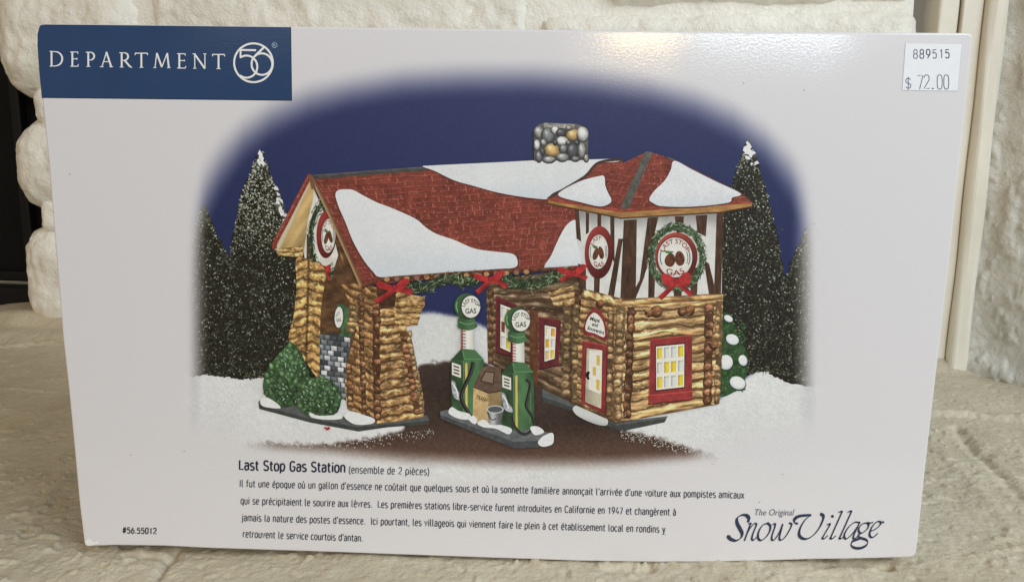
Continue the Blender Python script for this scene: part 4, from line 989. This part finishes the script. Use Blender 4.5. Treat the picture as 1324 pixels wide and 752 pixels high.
ar.region(catmull([(754, 431), (755, 417), (760, 404), (768, 398), (776, 402), (782, 416), (783, 439), (768, 434)], 6, True), lambda x, y: RD[None] * (.8 + .4 * fbm(x * .2, y * .2, 2))[:, None], 2)
ar.poly(catmull([(756.5, 426), (757.5, 415), (762, 407), (767.5, 403.5), (774, 408), (779.5, 418), (780.3, 434.5), (768, 430)], 6, True), (214, 214, 208))
for s_, a, b_, cp in (('Maps', (761.5, 413), (774, 416), 5.0), ('and', (764, 420), (771.5, 422), 4.6), ('Souvenirs', (757.8, 424.6), (779.6, 431.5), 4.6)): ar.text(s_, line_warp(a[0], a[1], b_[0], b_[1], cp), (34, 30, 30), .03)
sub(ar, 'printed_sign', 'arched white printed sign over the door')
sub(oval_sign(774, 325.7, 18.4, 34, 773.2, 325, 12.4, 22, full=False), 'printed_sign', 'oval printed sign on the shaded left face of the tower')
# tower roof
tr = Ink()
tr.patch([(836, 196), (839, 196), (804, 272), (708, 256)], 120, 70, shingles(9, 9, (142, 62, 50), 4.0))
tr.region([(839, 195.5), (874, 207), (960, 250), (971, 261), (930, 268), (804, 272)], lambda x, y: shingles(9, 22, (144, 63, 51), 6.0)((x - 804) / 165, (y - 195) / 77, x, y), 1.4)
tr.ribbon([(804, 205.5), (774, 210), (757, 227), (733, 242), (709, 256)], 3.2, (66, 50, 46), ns=3)
tr.patch([(834, 195), (843.5, 196.5), (812, 270), (801.5, 269)], 8, 40, lambda u, v, x, y: np.array([82, 82, 78.0]) * (.7 + .6 * fbm(x * .3, y * .2, 3))[:, None])
tr.poly([(862, 202), (871, 205), (875, 208), (866, 206)], (86, 86, 82))
GD = lambda x, y: np.array([168, 120, 66.0]) * (.72 + .5 * fbm(x * .08, y * .5, 3))[:, None]
tr.region([(707.5, 256), (803, 271), (972, 260), (971.5, 266), (930, 273.5), (803, 281), (709, 262.5)], GD, 1.6)
tr.region([(707.5, 255.5), (803, 270), (972, 259.5), (972, 262), (803, 274.2), (708, 259)], lambda x, y: np.array([146, 62, 46.0]) * (.7 + .6 * fbm(x * .2, y * .4, 2))[:, None], 1.6)
tr.ribbon([(709, 263), (803, 281.5), (930, 274), (971, 266.5)], 1.6, (74, 50, 34), ns=2, smooth=False)
sub(tr, 'printed_roof', 'pointed red roof of the printed tower')
sub(snowpatch([(724, 254), (725, 247), (750, 234), (774, 227.5), (781, 228), (782.5, 240), (786.5, 250), (790, 257), (788, 262.5), (775, 266.5), (750, 261)]), 'printed_snow_patch')
sub(snowpatch([(872, 207.5), (895, 219), (925, 234), (957, 249.5), (946, 255), (940, 261.5), (895, 266.5), (856, 266), (844, 262), (839, 257), (845, 247), (859, 233), (867, 219)]), 'printed_snow_patch')
sub(wreath(874.5, 331.5, 33.5, 39, .13, 900), 'printed_wreath', 'full round printed wreath on the front of the tower')
sub(oval_sign(873.6, 331, 27.4, 31.3, 872, 332, 22.3, 25.7, (138, 52, 42)), 'printed_sign', 'round printed sign inside the full tower wreath')
fr_n = Ink(); a = np.radians(rng.uniform(0, 360, 150)); fr_n.flakes(874 + 31 * np.cos(a), 331 + 36 * np.sin(a), 7, 1.3, np.arctan2(36 * np.cos(a), -31 * np.sin(a)) + rng.normal(0, .7, 150), np.array([58, 84, 52.0]) + rng.normal(0, 20, (150, 1)))
sub(fr_n, 'printed_wreath_needles', 'loose needles round the tower wreath')
sub(bow(874, 362, .9, [([(0, 2), (-12, 14), (-24, 25)], 7), ([(0, 2), (10, 10), (21, 20)], 7)], [[(0, 0), (-14, -10), (-22, -8), (-18, 6), (-6, 7)], [(0, 0), (12, -12), (20, -8), (18, 6), (6, 6)]]), 'printed_bow', 'red printed bow under the tower wreath')

# ---- eave, garland and bows
ev = Ink()
ev.ribbon([(468, 371), (492, 362), (523, 358.5), (590, 353), (667, 349.5), (756, 345)], 4.5, lambda t, s: np.array([120, 66, 46.0]) * (.8 + .35 * np.sin(t * 260) * .4 - .2 * s)[:, None], ns=4, n=40)
for i in range(15):
    t = i / 14; cx = 500 + t * 180; cy = 361 - t * 10; ev.ellipse(cx, cy + .6, 4.4, 3.6, (60, 40, 28), 0, 12, 1); ev.ellipse(cx, cy, 3.6, 2.9, (176 - 40 * (i % 2), 130 - 30 * (i % 2), 84), 0, 12, 1)
sub(ev, 'printed_eave')
def garland(pts, wd, n):
    g = Ink(); P = catmull(pts, 20); g.ribbon(pts, wd * .9, lambda t, s: np.array([40, 52, 36.0]) * (1 - .2 * np.abs(s))[:, None], ns=4)
    k = rng.integers(0, len(P), n); p = P[k] + rng.normal(0, wd * .33, (n, 2)); T = np.gradient(P, axis=0)[k]
    g.flakes(p[:, 0], p[:, 1], rng.uniform(5, 11, n), rng.uniform(.7, 1.4, n), np.arctan2(T[:, 1], T[:, 0]) + rng.normal(0, .8, n), np.array([58, 72, 48.0]) + rng.normal(0, 18, (n, 1)) + np.outer(rng.uniform(0, 1, n) < .2, [84, 88, 76])); return g
sub(garland([(520, 370), (545, 372), (565, 364), (585, 359), (600, 363), (618, 360)], 13, 320), 'printed_garland')
sub(garland([(646, 362), (665, 366), (690, 366), (712, 360), (730, 352)], 14, 320), 'printed_garland')
bl_ = [[(0, 0), (-12, -5), (-22, -8), (-24, -1), (-10, 4)], [(0, 0), (7, -8), (14, -12), (20, -8), (8, 4)]]
sub(bow(510, 371, .95, [([(0, 2), (-12, 12), (-26, 20)], 7), ([(0, 2), (12, 3), (24, 7)], 8)], bl_), 'printed_bow', 'red printed bow at the left end of the eave garland')
sub(bow(634, 360, .9, [([(0, 2), (-10, 11), (-20, 20)], 7), ([(0, 2), (12, 4), (23, 12)], 7)], bl_), 'printed_bow', 'red printed bow in the middle of the eave garland')
sub(bow(741, 351, .85, [([(0, 2), (-10, 7), (-20, 14)], 7), ([(0, 2), (10, 5), (20, 10)], 7)], bl_), 'printed_bow', 'red printed bow next to the tower')

# ---- pump island
isl = Ink()
isl.region([(568, 531), (582, 527), (625, 540), (713, 559), (714.5, 569), (695, 577), (663, 578), (600, 553), (569, 540)], lambda x, y: np.array([100, 103, 106.0]) * (.78 + .4 * fbm(x * .2, y * .3, 3))[:, None], 2)
isl.region([(568, 535), (600, 547), (664, 570), (696, 568), (714, 563), (714.5, 569), (695, 577), (663, 578), (600, 553), (569, 540)], lambda x, y: np.array([70, 73, 76.0]) * (.8 + .4 * fbm(x * .2, y * .3, 2))[:, None], 2)
for o in ([(694, 571), (700, 563), (712, 558), (714.5, 565), (712, 573), (700, 576)],): isl.region(catmull(o, 5, True), W_, 2)
sub(isl, 'printed_pump_island')
def pump(bx, hy, k, label):
    """bx: centre of the glass tube, hy: middle of the round head; k: size"""
    g = Ink(); G = np.array([66, 98, 66.0]); gs = lambda x, y: G[None] * np.clip(.70 + .9 * np.exp(-((x - bx - 6 * k) / (9 * k)) ** 2) * .30 + .40 * fbm(x * .12, y * .06, 2), 0, 2)[:, None]
    P = lambda *a: [(bx + u * k, hy + v * k) for u, v in a]
    g.region(P((-21, 69), (-8, 55), (9, 55), (21, 68), (22, 132), (20, 143), (-4, 145), (-21, 138)), gs, 2)
    g.poly(P((-21, 69), (-8, 55), (-4, 68), (-6, 70)), G * .72); g.poly(P((9, 55), (21, 68), (2, 71), (-4, 68), (-6, 56)), G * 1.12)
    g.region(P((-21, 69), (-6, 71), (-5, 145), (-21, 138)), lambda x, y: G[None] * (.55 + .4 * fbm(x * .15, y * .08, 2))[:, None], 2)
    g.patch(P((-3.5, 73), (.5, 73), (.5, 142), (-3.5, 142)), 4, 30, lambda u, v, x, y: np.array([164, 146, 74.0]) * (.7 + .5 * np.sin(u * 3.1) + .2 * fbm(x, y * .1, 2))[:, None])
    g.patch(P((-7.5, 28), (9, 28), (9.5, 56), (-7.5, 54)), 10, 10, lambda u, v, x, y: np.array([212, 212, 206.0]) * (.84 + .2 * np.sin(u * 3.14))[:, None])
    for i in range(6): g.poly(P((-7.5, 31 + i * 4), (-2, 31.5 + i * 4), (-2, 32.8 + i * 4), (-7.5, 32.3 + i * 4)), (120, 34, 40))
    g.ribbon(P((-6.8, 28), (-6.8, 55)), 1.6 * k, (140, 36, 44), ns=2, smooth=False)
    g.region(catmull(P((-10, 14), (8, 14), (10, 20), (13, 26), (2, 31), (-11, 28), (-12, 22)), 5, True), gs, 2)
    g.region(P((-8, 9), (9, 9), (9, 16), (-8, 16)), lambda x, y: G[None] * .62 + x[:, None] * 0, 2)
    g.ellipse(bx + 0 * k, hy, 16.5 * k, 17 * k, lambda rr, th, x, y: G[None] * (.75 + .5 * np.cos(th + 2.6) * rr ** 2 * .6)[:, None], 0, 32, 5)
    g.ellipse(bx + 4.4 * k, hy + .4 * k, 12.9 * k, 15.2 * k, (36, 44, 38), .06, 32, 1); g.ellipse(bx + 4.8 * k, hy + .4 * k, 12 * k, 14.2 * k, (216, 215, 208), .06, 32, 1)
    g.text('LAST STOP', arc_warp(bx + 4.8 * k, hy + 2 * k, 7.9 * k, 7.4 * k, 168, 12, 4.6 * k), (30, 30, 30), .02); g.text('GAS', line_warp(bx - 2.4 * k, hy + 9.2 * k, bx + 11.8 * k, hy + 8.6 * k, 6.4 * k), (30, 30, 30), .02)
    g.ribbon(P((-5, 70), (-5, 143)), .9 * k, G * 1.35, ns=2, smooth=False); g.ribbon(P((-4, 68), (21, 68)), 1.0 * k, G * 1.45, ns=2, smooth=False); g.ribbon(P((-6, 57), (-4, 68)), 1.0 * k, G * 1.5, ns=2, smooth=False); g.ribbon(P((-10, 20), (0, 23), (10, 21)), 1.4 * k, G * 1.5, ns=2); g.ribbon(P((12, 76), (17, 100), (16, 136)), 1.6 * k, G * 1.2, ns=2); g.ribbon(P((-13, -6), (-14, 0), (-12, 7)), 1.6 * k, G * 1.6, ns=2)
    g.poly(P((-20, 72), (-8.5, 76), (-8.5, 92), (-20, 88)), (216, 214, 206))
    for i in range(3): g.text('000', line_warp(bx - 18 * k, hy + (79 + i * 4) * k, bx - 10 * k, hy + (81.4 + i * 4) * k, 2.6 * k), (40, 40, 40), .03) if False else g.poly(P((-18, 75.6 + i * 4.2), (-10.5, 78 + i * 4.2), (-10.5, 80 + i * 4.2), (-18, 77.6 + i * 4.2)), (66, 62, 60))
    return g, P
def nozzle(g, P, k):
    g.region(catmull(P((-21, 96), (-16, 98), (-13, 108), (-8, 114), (-7, 121), (-15, 119), (-19, 113)), 5, True), lambda x, y: np.array([150, 154, 158.0]) * (.6 + .8 * fbm(x * .3, y * .3, 2))[:, None], 1.6)
    g.ribbon(P((-20, 98), (-15, 106), (-12, 116)), 2 * k, (214, 216, 218), ns=2)
def hose(g, pts, wd): g.ribbon(pts, wd, lambda t, s: np.array([30, 30, 30.0]) + np.outer(np.exp(-((s + .35) / .25) ** 2), [52, 54, 54]), ns=7)
g, P = pump(603.5, 395.5, 1.0, '')
nozzle(g, P, 1); hose(g, [(611, 467), (608, 480), (599, 500), (595, 512), (600, 525), (607, 537)], 5)
g.region(catmull([(579, 533), (583, 525), (592, 530), (606, 534), (606, 541), (592, 540)], 5, True), W_, 2)
sub(g, 'printed_pump', 'green printed pump at the back of the island')
tc_ = Ink()
tc_.region([(611, 499), (629, 505), (648, 503), (648, 540), (630, 548), (610, 543)], lambda x, y: np.array([196, 164, 112.0]) * np.where(x < 630, .98, .70)[:, None] * (.85 + .3 * fbm(x * .2, y * .2, 2))[:, None], 1.8)
tc_.region([(611, 499), (621, 477), (627, 472), (646, 474), (650, 504), (630, 507)], lambda x, y: np.array([98, 78, 66.0]) * (.75 + .5 * fbm(x * .15, y * .15, 2))[:, None], 1.8)
tc_.poly([(619.5, 492), (626, 478.5), (639, 480), (637, 496)], (54, 42, 36)); tc_.poly([(621.5, 491), (627, 480), (637.5, 481.3), (635.8, 494.3)], (128, 108, 92))
tc_.text('TRASH', line_warp(613.5, 514, 628, 518.6, 5.0), (60, 46, 36), .02)
tc_.ribbon([(611, 499), (630, 507), (649, 504)], 1.4, (60, 46, 38), ns=2, smooth=False)
sub(tc_, 'printed_trash_can')
g, P = pump(668, 413, .98, '')
nozzle(g, P, .98); hose(g, [(679, 489), (684, 496), (681, 512), (679, 524), (687, 538), (689, 550), (681, 559), (672, 559), (664, 550), (659, 537)], 3.6)
sub(g, 'printed_pump', 'green printed pump at the front of the island')
bk = Ink()
bk.region([(628, 528), (650, 528), (646, 548), (632, 549)], lambda x, y: np.array([150, 152, 154.0]) * (.6 + .6 * np.exp(-((x - 636) / 5) ** 2))[:, None], 1.6)
bk.ellipse(639, 528, 11.2, 5.2, (182, 184, 186)); bk.ellipse(639, 528, 9.4, 3.9, (84, 86, 90)); bk.ribbon([(629, 531), (634, 541), (640, 540)], 1.4, (60, 60, 62), ns=2)
bk.region(catmull([(616, 546), (624, 541), (634, 548), (646, 548), (660, 553), (656, 560), (640, 553), (624, 551)], 5, True), W_, 2)
bk.region(catmull([(605, 541), (611, 536), (616, 543), (612, 547)], 4, True), W_, 2); bk.region(catmull([(684, 551), (694, 550), (702, 557), (690, 561)], 4, True), W_, 2)
sub(bk, 'printed_bucket')
# grains of snow scattered on the brown floor
gs_ = Ink(); n_ = 520; xx = np.r_[rng.uniform(320, 560, n_ // 2), rng.uniform(800, 925, n_ // 2)]; yy = np.interp(xx, [320, 420, 470, 556, 800, 830, 870, 925], [572, 574, 568, 555, 555, 561, 571, 588]) + np.abs(rng.normal(0, 6, n_)) - 2
gs_.flakes(xx, yy, rng.uniform(1, 2.6, n_), rng.uniform(.8, 1.8, n_), rng.uniform(0, 3, n_), np.array([190, 186, 182.0]) + rng.normal(0, 20, (n_, 1)))
tag(sub(gs_, 'printed_snow_grains'), kind='stuff')

# ---- blue brand banner
LEVEL[0] = 2
bn = Ink(); BLU = np.array([32, 62, 104.0])
bn.region([(52.5, 35.2), (55, 33.6), (60, 33), (120, 33.4), (376.6, 35.9), (377.6, 131), (54.9, 128), (51.6, 92), (49.6, 60), (49.8, 45)], lambda x, y: BLU[None] * (1 + .06 * (fbm(x * .05, y * .05, 2)[:, None] - .5)), 8)
bn.ribbon([(54.8, 127.4), (377.4, 130.4)], 1.2, (22, 38, 64), ns=2, smooth=False); bn.ribbon([(376.8, 36), (377.6, 131)], 1.2, (26, 44, 76), ns=2, smooth=False)
banner = bn.build('banner', box)
lt = Ink(); WT = (226, 232, 238)
def letter(ch, x0, x1, yt, yb):
    h = yb - yt; P = lambda u, v: (x0 + (x1 - x0) * u, yb - h * v); TK, TH = 2.35, 1.15
    def s(a, b_, w_): lt.ribbon([P(*a), P(*b_)], w_, WT, ns=2, smooth=False)
    def sf(u, v, hw=2.6): p = P(u, v); lt.ribbon([(p[0] - hw, p[1]), (p[0] + hw, p[1])], 0.9, WT, ns=2, smooth=False)
    def bowl(cu, cv, ru, rv):
        a = np.radians(np.linspace(90, -90, 20)); pts = [P(cu + ru * math.cos(t), cv + rv * math.sin(t)) for t in a]
        lt.ribbon(pts, lambda t: TH + (TK - TH) * np.sin(t * math.pi), WT, ns=2, smooth=False)
    if ch == 'D': s((.14, 0), (.14, 1), TK); s((0, 1), (.4, .98), TH); s((0, 0), (.4, .02), TH); bowl(.4, .5, .55, .48)
    if ch == 'E': s((.25, 0), (.25, 1), TK); s((0, .98), (.95, .98), TH); s((.25, .52), (.85, .52), TH); s((0, .02), (.98, .02), TH); s((.95, .98), (.95, .86), TH); s((.97, .02), (1.0, .16), TH); s((.85, .58), (.85, .46), TH)
    if ch == 'P': s((.28, 0), (.28, 1), TK); s((0, .98), (.5, .98), TH); s((.28, .46), (.5, .46), TH); bowl(.5, .72, .45, .26); sf(.28, .02)
    if ch == 'A': s((.52, 1.02), (.14, 0), TH + .2); s((.50, 1.02), (.88, 0), TK); s((.28, .36), (.74, .36), TH); sf(.13, .02, 2.4); sf(.88, .02, 2.4)
    if ch == 'R': s((.2, 0), (.2, 1), TK); s((.02, .98), (.4, .98), TH); s((.2, .47), (.4, .47), TH); bowl(.4, .73, .3, .25); s((.42, .48), (.86, .04), TK); s((.84, .05), (1, 0), TH + .3); sf(.2, .02)
    if ch == 'T': s((.5, 0), (.5, 1), TK); s((0, .97), (1, .97), TH + .2); s((.01, .97), (0, .84), TH); s((.99, .97), (1, .84), TH); sf(.5, .02)
    if ch == 'M': s((.2, 1), (.09, 0), TH + .2); s((.2, 1), (.5, .06), TK); s((.5, .06), (.82, 1), TH + .2); s((.82, 1), (.92, 0), TK); sf(.08, .02, 2); sf(.92, .02, 2.3)
    if ch == 'N': s((.15, 0), (.15, 1), TH + .2); s((.12, 1), (.88, 0), TK); s((.88, 1), (.88, 0), TH + .2); sf(.15, .02, 2.2); sf(.88, .99, 2.2); sf(.1, .99, 2)
for ch_, a, b_ in (('D', 65.3, 82.4), ('E', 92, 102.2), ('P', 112, 123.4), ('A', 130.3, 146.8), ('R', 155, 171.6), ('T', 175.7, 191.8), ('M', 199.3, 221), ('E', 230, 241), ('N', 250, 268), ('T', 275.6, 291.3)):
    f_ = (a - 65) / 226; letter(ch_, a, b_, 67.7 + 3.3 * f_, 86.9 + 3.4 * f_)
lt.build('lettering', banner)
em = Ink(); ew = 2.5
em.ring(328.6, 82, 25, 25, ew, WT, 0, 360, 72); em.ribbon([(311.6, 65.5), (332, 65.8)], ew, WT, ns=2, smooth=False); em.ribbon([(312.0, 64.4), (311.8, 76)], ew * .9, WT, ns=2, smooth=False)
em.ring(319.6, 87.0, 13.9, 14.3, ew, WT, -124, 128, 48); em.ribbon([(342, 62.2), (329.8, 74.0)], ew * 1.1, WT, ns=2, smooth=False); em.ring(339.5, 83.7, 13.4, 13.9, ew, WT, 0, 360, 56)
em.ring(355.9, 59.2, 3.2, 3.2, .55, (170, 190, 210), 0, 360, 20); em.text('R', line_warp(354.7, 60.8, 357.2, 60.8, 3.2), (170, 190, 210))
em.build('emblem', banner)

# ---- price sticker
sk = Ink(); SQ = [(1172, 55), (1244.6, 56), (1239, 116.4), (1167.3, 115.6)]
sk.poly(np.array(SQ) + [(-.5, -.2), (.5, -.2), (.5, .7), (-.5, .7)], (176, 174, 178)); LEVEL[0] += 25
sk.region(SQ, lambda x, y: np.array([214, 216, 233.0]) + (fbm(x * .2, y * .2, 2)[:, None] - .5) * 6, 4)
stick = sk.build('price_sticker', box, MAT_STICKER)
nb = Ink(); GYI = np.array([84, 86, 104.0])
for i, ch_ in enumerate('889515'):
    xx = 1181.3 + i * 8.25; o1 = 1.0 if ch_ == '1' else 0
    line_of(nb, ch_, xx + o1, 74.8 - i * .12, xx + 6.4, 74.8 - i * .12, 11.4, GYI + rng.uniform(-20, 36), 1.5)
nb.build('stock_number', stick)
nb = Ink()
for ch_, a, b_, cp, wt in (('$', 1170.6, 1179.4, 15.0, 1.2), ('7', 1186.4, 1194.9, 18.4, 1.15), ('2', 1194.3, 1203.2, 18.4, 1.15), ('.', 1204, 1209.6, 13, 3.0), ('0', 1211.2, 1220.2, 18.4, 1.15), ('0', 1219.8, 1228.6, 18.4, 1.15)):
    line_of(nb, ch_, a, 114.4, b_, 114.4, cp, GYI + rng.uniform(-10, 30), wt)
nb.build('price', stick)

# ---- texts
NAVY = (32, 38, 58)
t = Ink(); line_of(t, 'Last Stop Gas Station', 307.2, 607, 445, 610.4, 12.2, (20, 26, 50), 2.15, track=.07); line_of(t, '(ensemble de 2 pièces)', 449, 611.2, 553.6, 613.6, 9.0, NAVY, 1.1, track=.08)
t.build('title_text', box)
t = Ink()
for s_, x0, y0, x1, y1 in (("Il fut une époque où un gallon d'essence ne coûtait que quelques sous et où la sonnette familière annonçait l'arrivée d'une voiture aux pompistes amicaux", 308.0, 629, 960.2, 643.2),
                           ("qui se précipitaient le sourire aux lèvres.  Les premières stations libre-service furent introduites en Californie en 1947 et changèrent à", 309.4, 651.2, 872, 665.4),
                           ("jamais la nature des postes d'essence.  Ici pourtant, les villageois qui viennent faire le plein à cet établissement local en rondins y", 311.0, 673, 858, 687.6),
                           ("retrouvent le service courtois d'antan.", 312.0, 694, 467, 699.4)):
    line_of(t, s_, x0, y0, x1, y1, 8.6, NAVY, 1.12, track=.085)
t.build('description_text', box)
t = Ink(); line_of(t, '#56.55012', 156.4, 688.8, 200.8, 690, 7.4, (30, 28, 32), 1.35); t.build('item_number', box)
# ---- calligraphic line logo: broad-nib strokes
lg = Ink(); NV = (30, 44, 72); NIB = math.radians(-38)
def nib(pts, wmax=4.3, wmin=.95, nibang=NIB, tw=None):
    P = catmull([(920 + a / 5.517, 640 + b_ / 5.517) for a, b_ in pts], 9); T = np.gradient(P, axis=0); an = np.arctan2(T[:, 1], T[:, 0])
    wd = wmin + (wmax - wmin) * np.abs(np.sin(an - nibang)) ** 1.6
    k = np.ones(5) / 5; wd = np.convolve(np.pad(wd, 2, mode='edge'), k, 'valid')
    lg.ribbon(P, lambda t: wd, NV, ns=2, smooth=False)
    for e, r in ((P[0], wd[0] / 2), (P[-1], wd[-1] / 2)): lg.ellipse(e[0], e[1], r, r, NV, 0, 10, 1)
nib([(250, 182), (254, 158), (236, 138), (200, 138), (172, 160), (172, 195), (192, 235), (206, 268), (196, 300), (162, 318), (126, 308), (110, 292)], 5.4, 1.1)
nib([(108, 290), (122, 302), (130, 304)], 3, 1.6)
nib([(252, 200), (268, 196), (258, 222), (224, 316)], 3.6); nib([(232, 288), (262, 232), (290, 200), (306, 198), (306, 214), (284, 268), (276, 304), (288, 314), (312, 292)], 3.4)
nib([(392, 196), (356, 206), (326, 252), (320, 296), (338, 316), (370, 300), (400, 258), (408, 216), (392, 196)], 3.8)
nib([(424, 204), (440, 198), (440, 222), (420, 280), (420, 312), (440, 308), (474, 256), (496, 202)], 3.4); nib([(496, 202), (480, 262), (472, 300), (484, 314), (512, 294), (544, 244), (560, 204), (548, 194)], 3.4)
nib([(600, 196), (582, 190), (580, 168), (606, 146), (650, 138), (694, 136)], 4.0, 1.6, math.radians(50)); nib([(694, 136), (652, 176), (620, 232), (614, 276), (634, 300), (672, 304), (718, 276), (760, 222), (784, 168), (786, 142), (774, 130)], 4.6, 1.0)
nib([(812, 206), (832, 198), (826, 218), (788, 282), (780, 300), (794, 302), (818, 280)], 3.5); lg.ellipse(920 + 852 / 5.517, 640 + 144 / 5.517, 1.9, 1.9, NV, 0, 12, 1)
nib([(896, 116), (918, 110), (908, 140), (846, 278), (838, 300), (852, 302), (876, 282)], 3.6); nib([(962, 114), (986, 108), (974, 140), (912, 276), (902, 298), (914, 302), (938, 284)], 3.6)
nib([(1046, 188), (1008, 188), (966, 222), (938, 268), (938, 298), (956, 302), (992, 270), (1030, 218), (1046, 188)], 3.5); nib([(1046, 188), (1016, 250), (1000, 290), (1008, 304), (1034, 284)], 3.5)
nib([(1100, 190), (1066, 198), (1040, 228), (1042, 256), (1062, 262), (1094, 240), (1110, 208), (1100, 190), (1120, 192), (1140, 186)], 3.3); nib([(1054, 262), (1034, 282), (1052, 298), (1086, 308), (1102, 326), (1090, 352), (1050, 370), (1008, 368), (984, 348), (996, 322), (1040, 304)], 3.6, 1.0, math.radians(-80))
nib([(1126, 250), (1166, 230), (1194, 200), (1190, 182), (1164, 186), (1132, 222), (1116, 268), (1126, 292), (1150, 288), (1174, 264)], 3.5)
lg.ellipse(920 + 1213 / 5.517, 640 + 185 / 5.517, 1.6, 1.6, (70, 80, 104), 0, 12, 1)
lg.text('The Original', line_warp(972.5, 665, 1023.2, 665, 8.0, 0.26), (50, 62, 88), -.008)
lg.build('line_logo', box)

# scuffs and specks on the card
sc = Ink()
sc.region(catmull([(109, 699), (115, 696), (120, 700), (126, 699), (124, 703), (112, 705)], 4, True), lambda x, y: np.array([226, 226, 226.0]) + (fbm(x * .6, y * .6, 2)[:, None] - .5) * 60, 1.4)
sc.build('scuff_mark', box)
for (a, b_) in ((91, 226), (168, 588), (237, 583), (1011, 296), (980, 648), (1010, 612), (858, 690), (962, 107), (1040, 116)):
    sc = Ink(); sc.ellipse(a, b_, .8, .6, (128, 120, 114), 0, 8, 1); sc.build('speck', box)
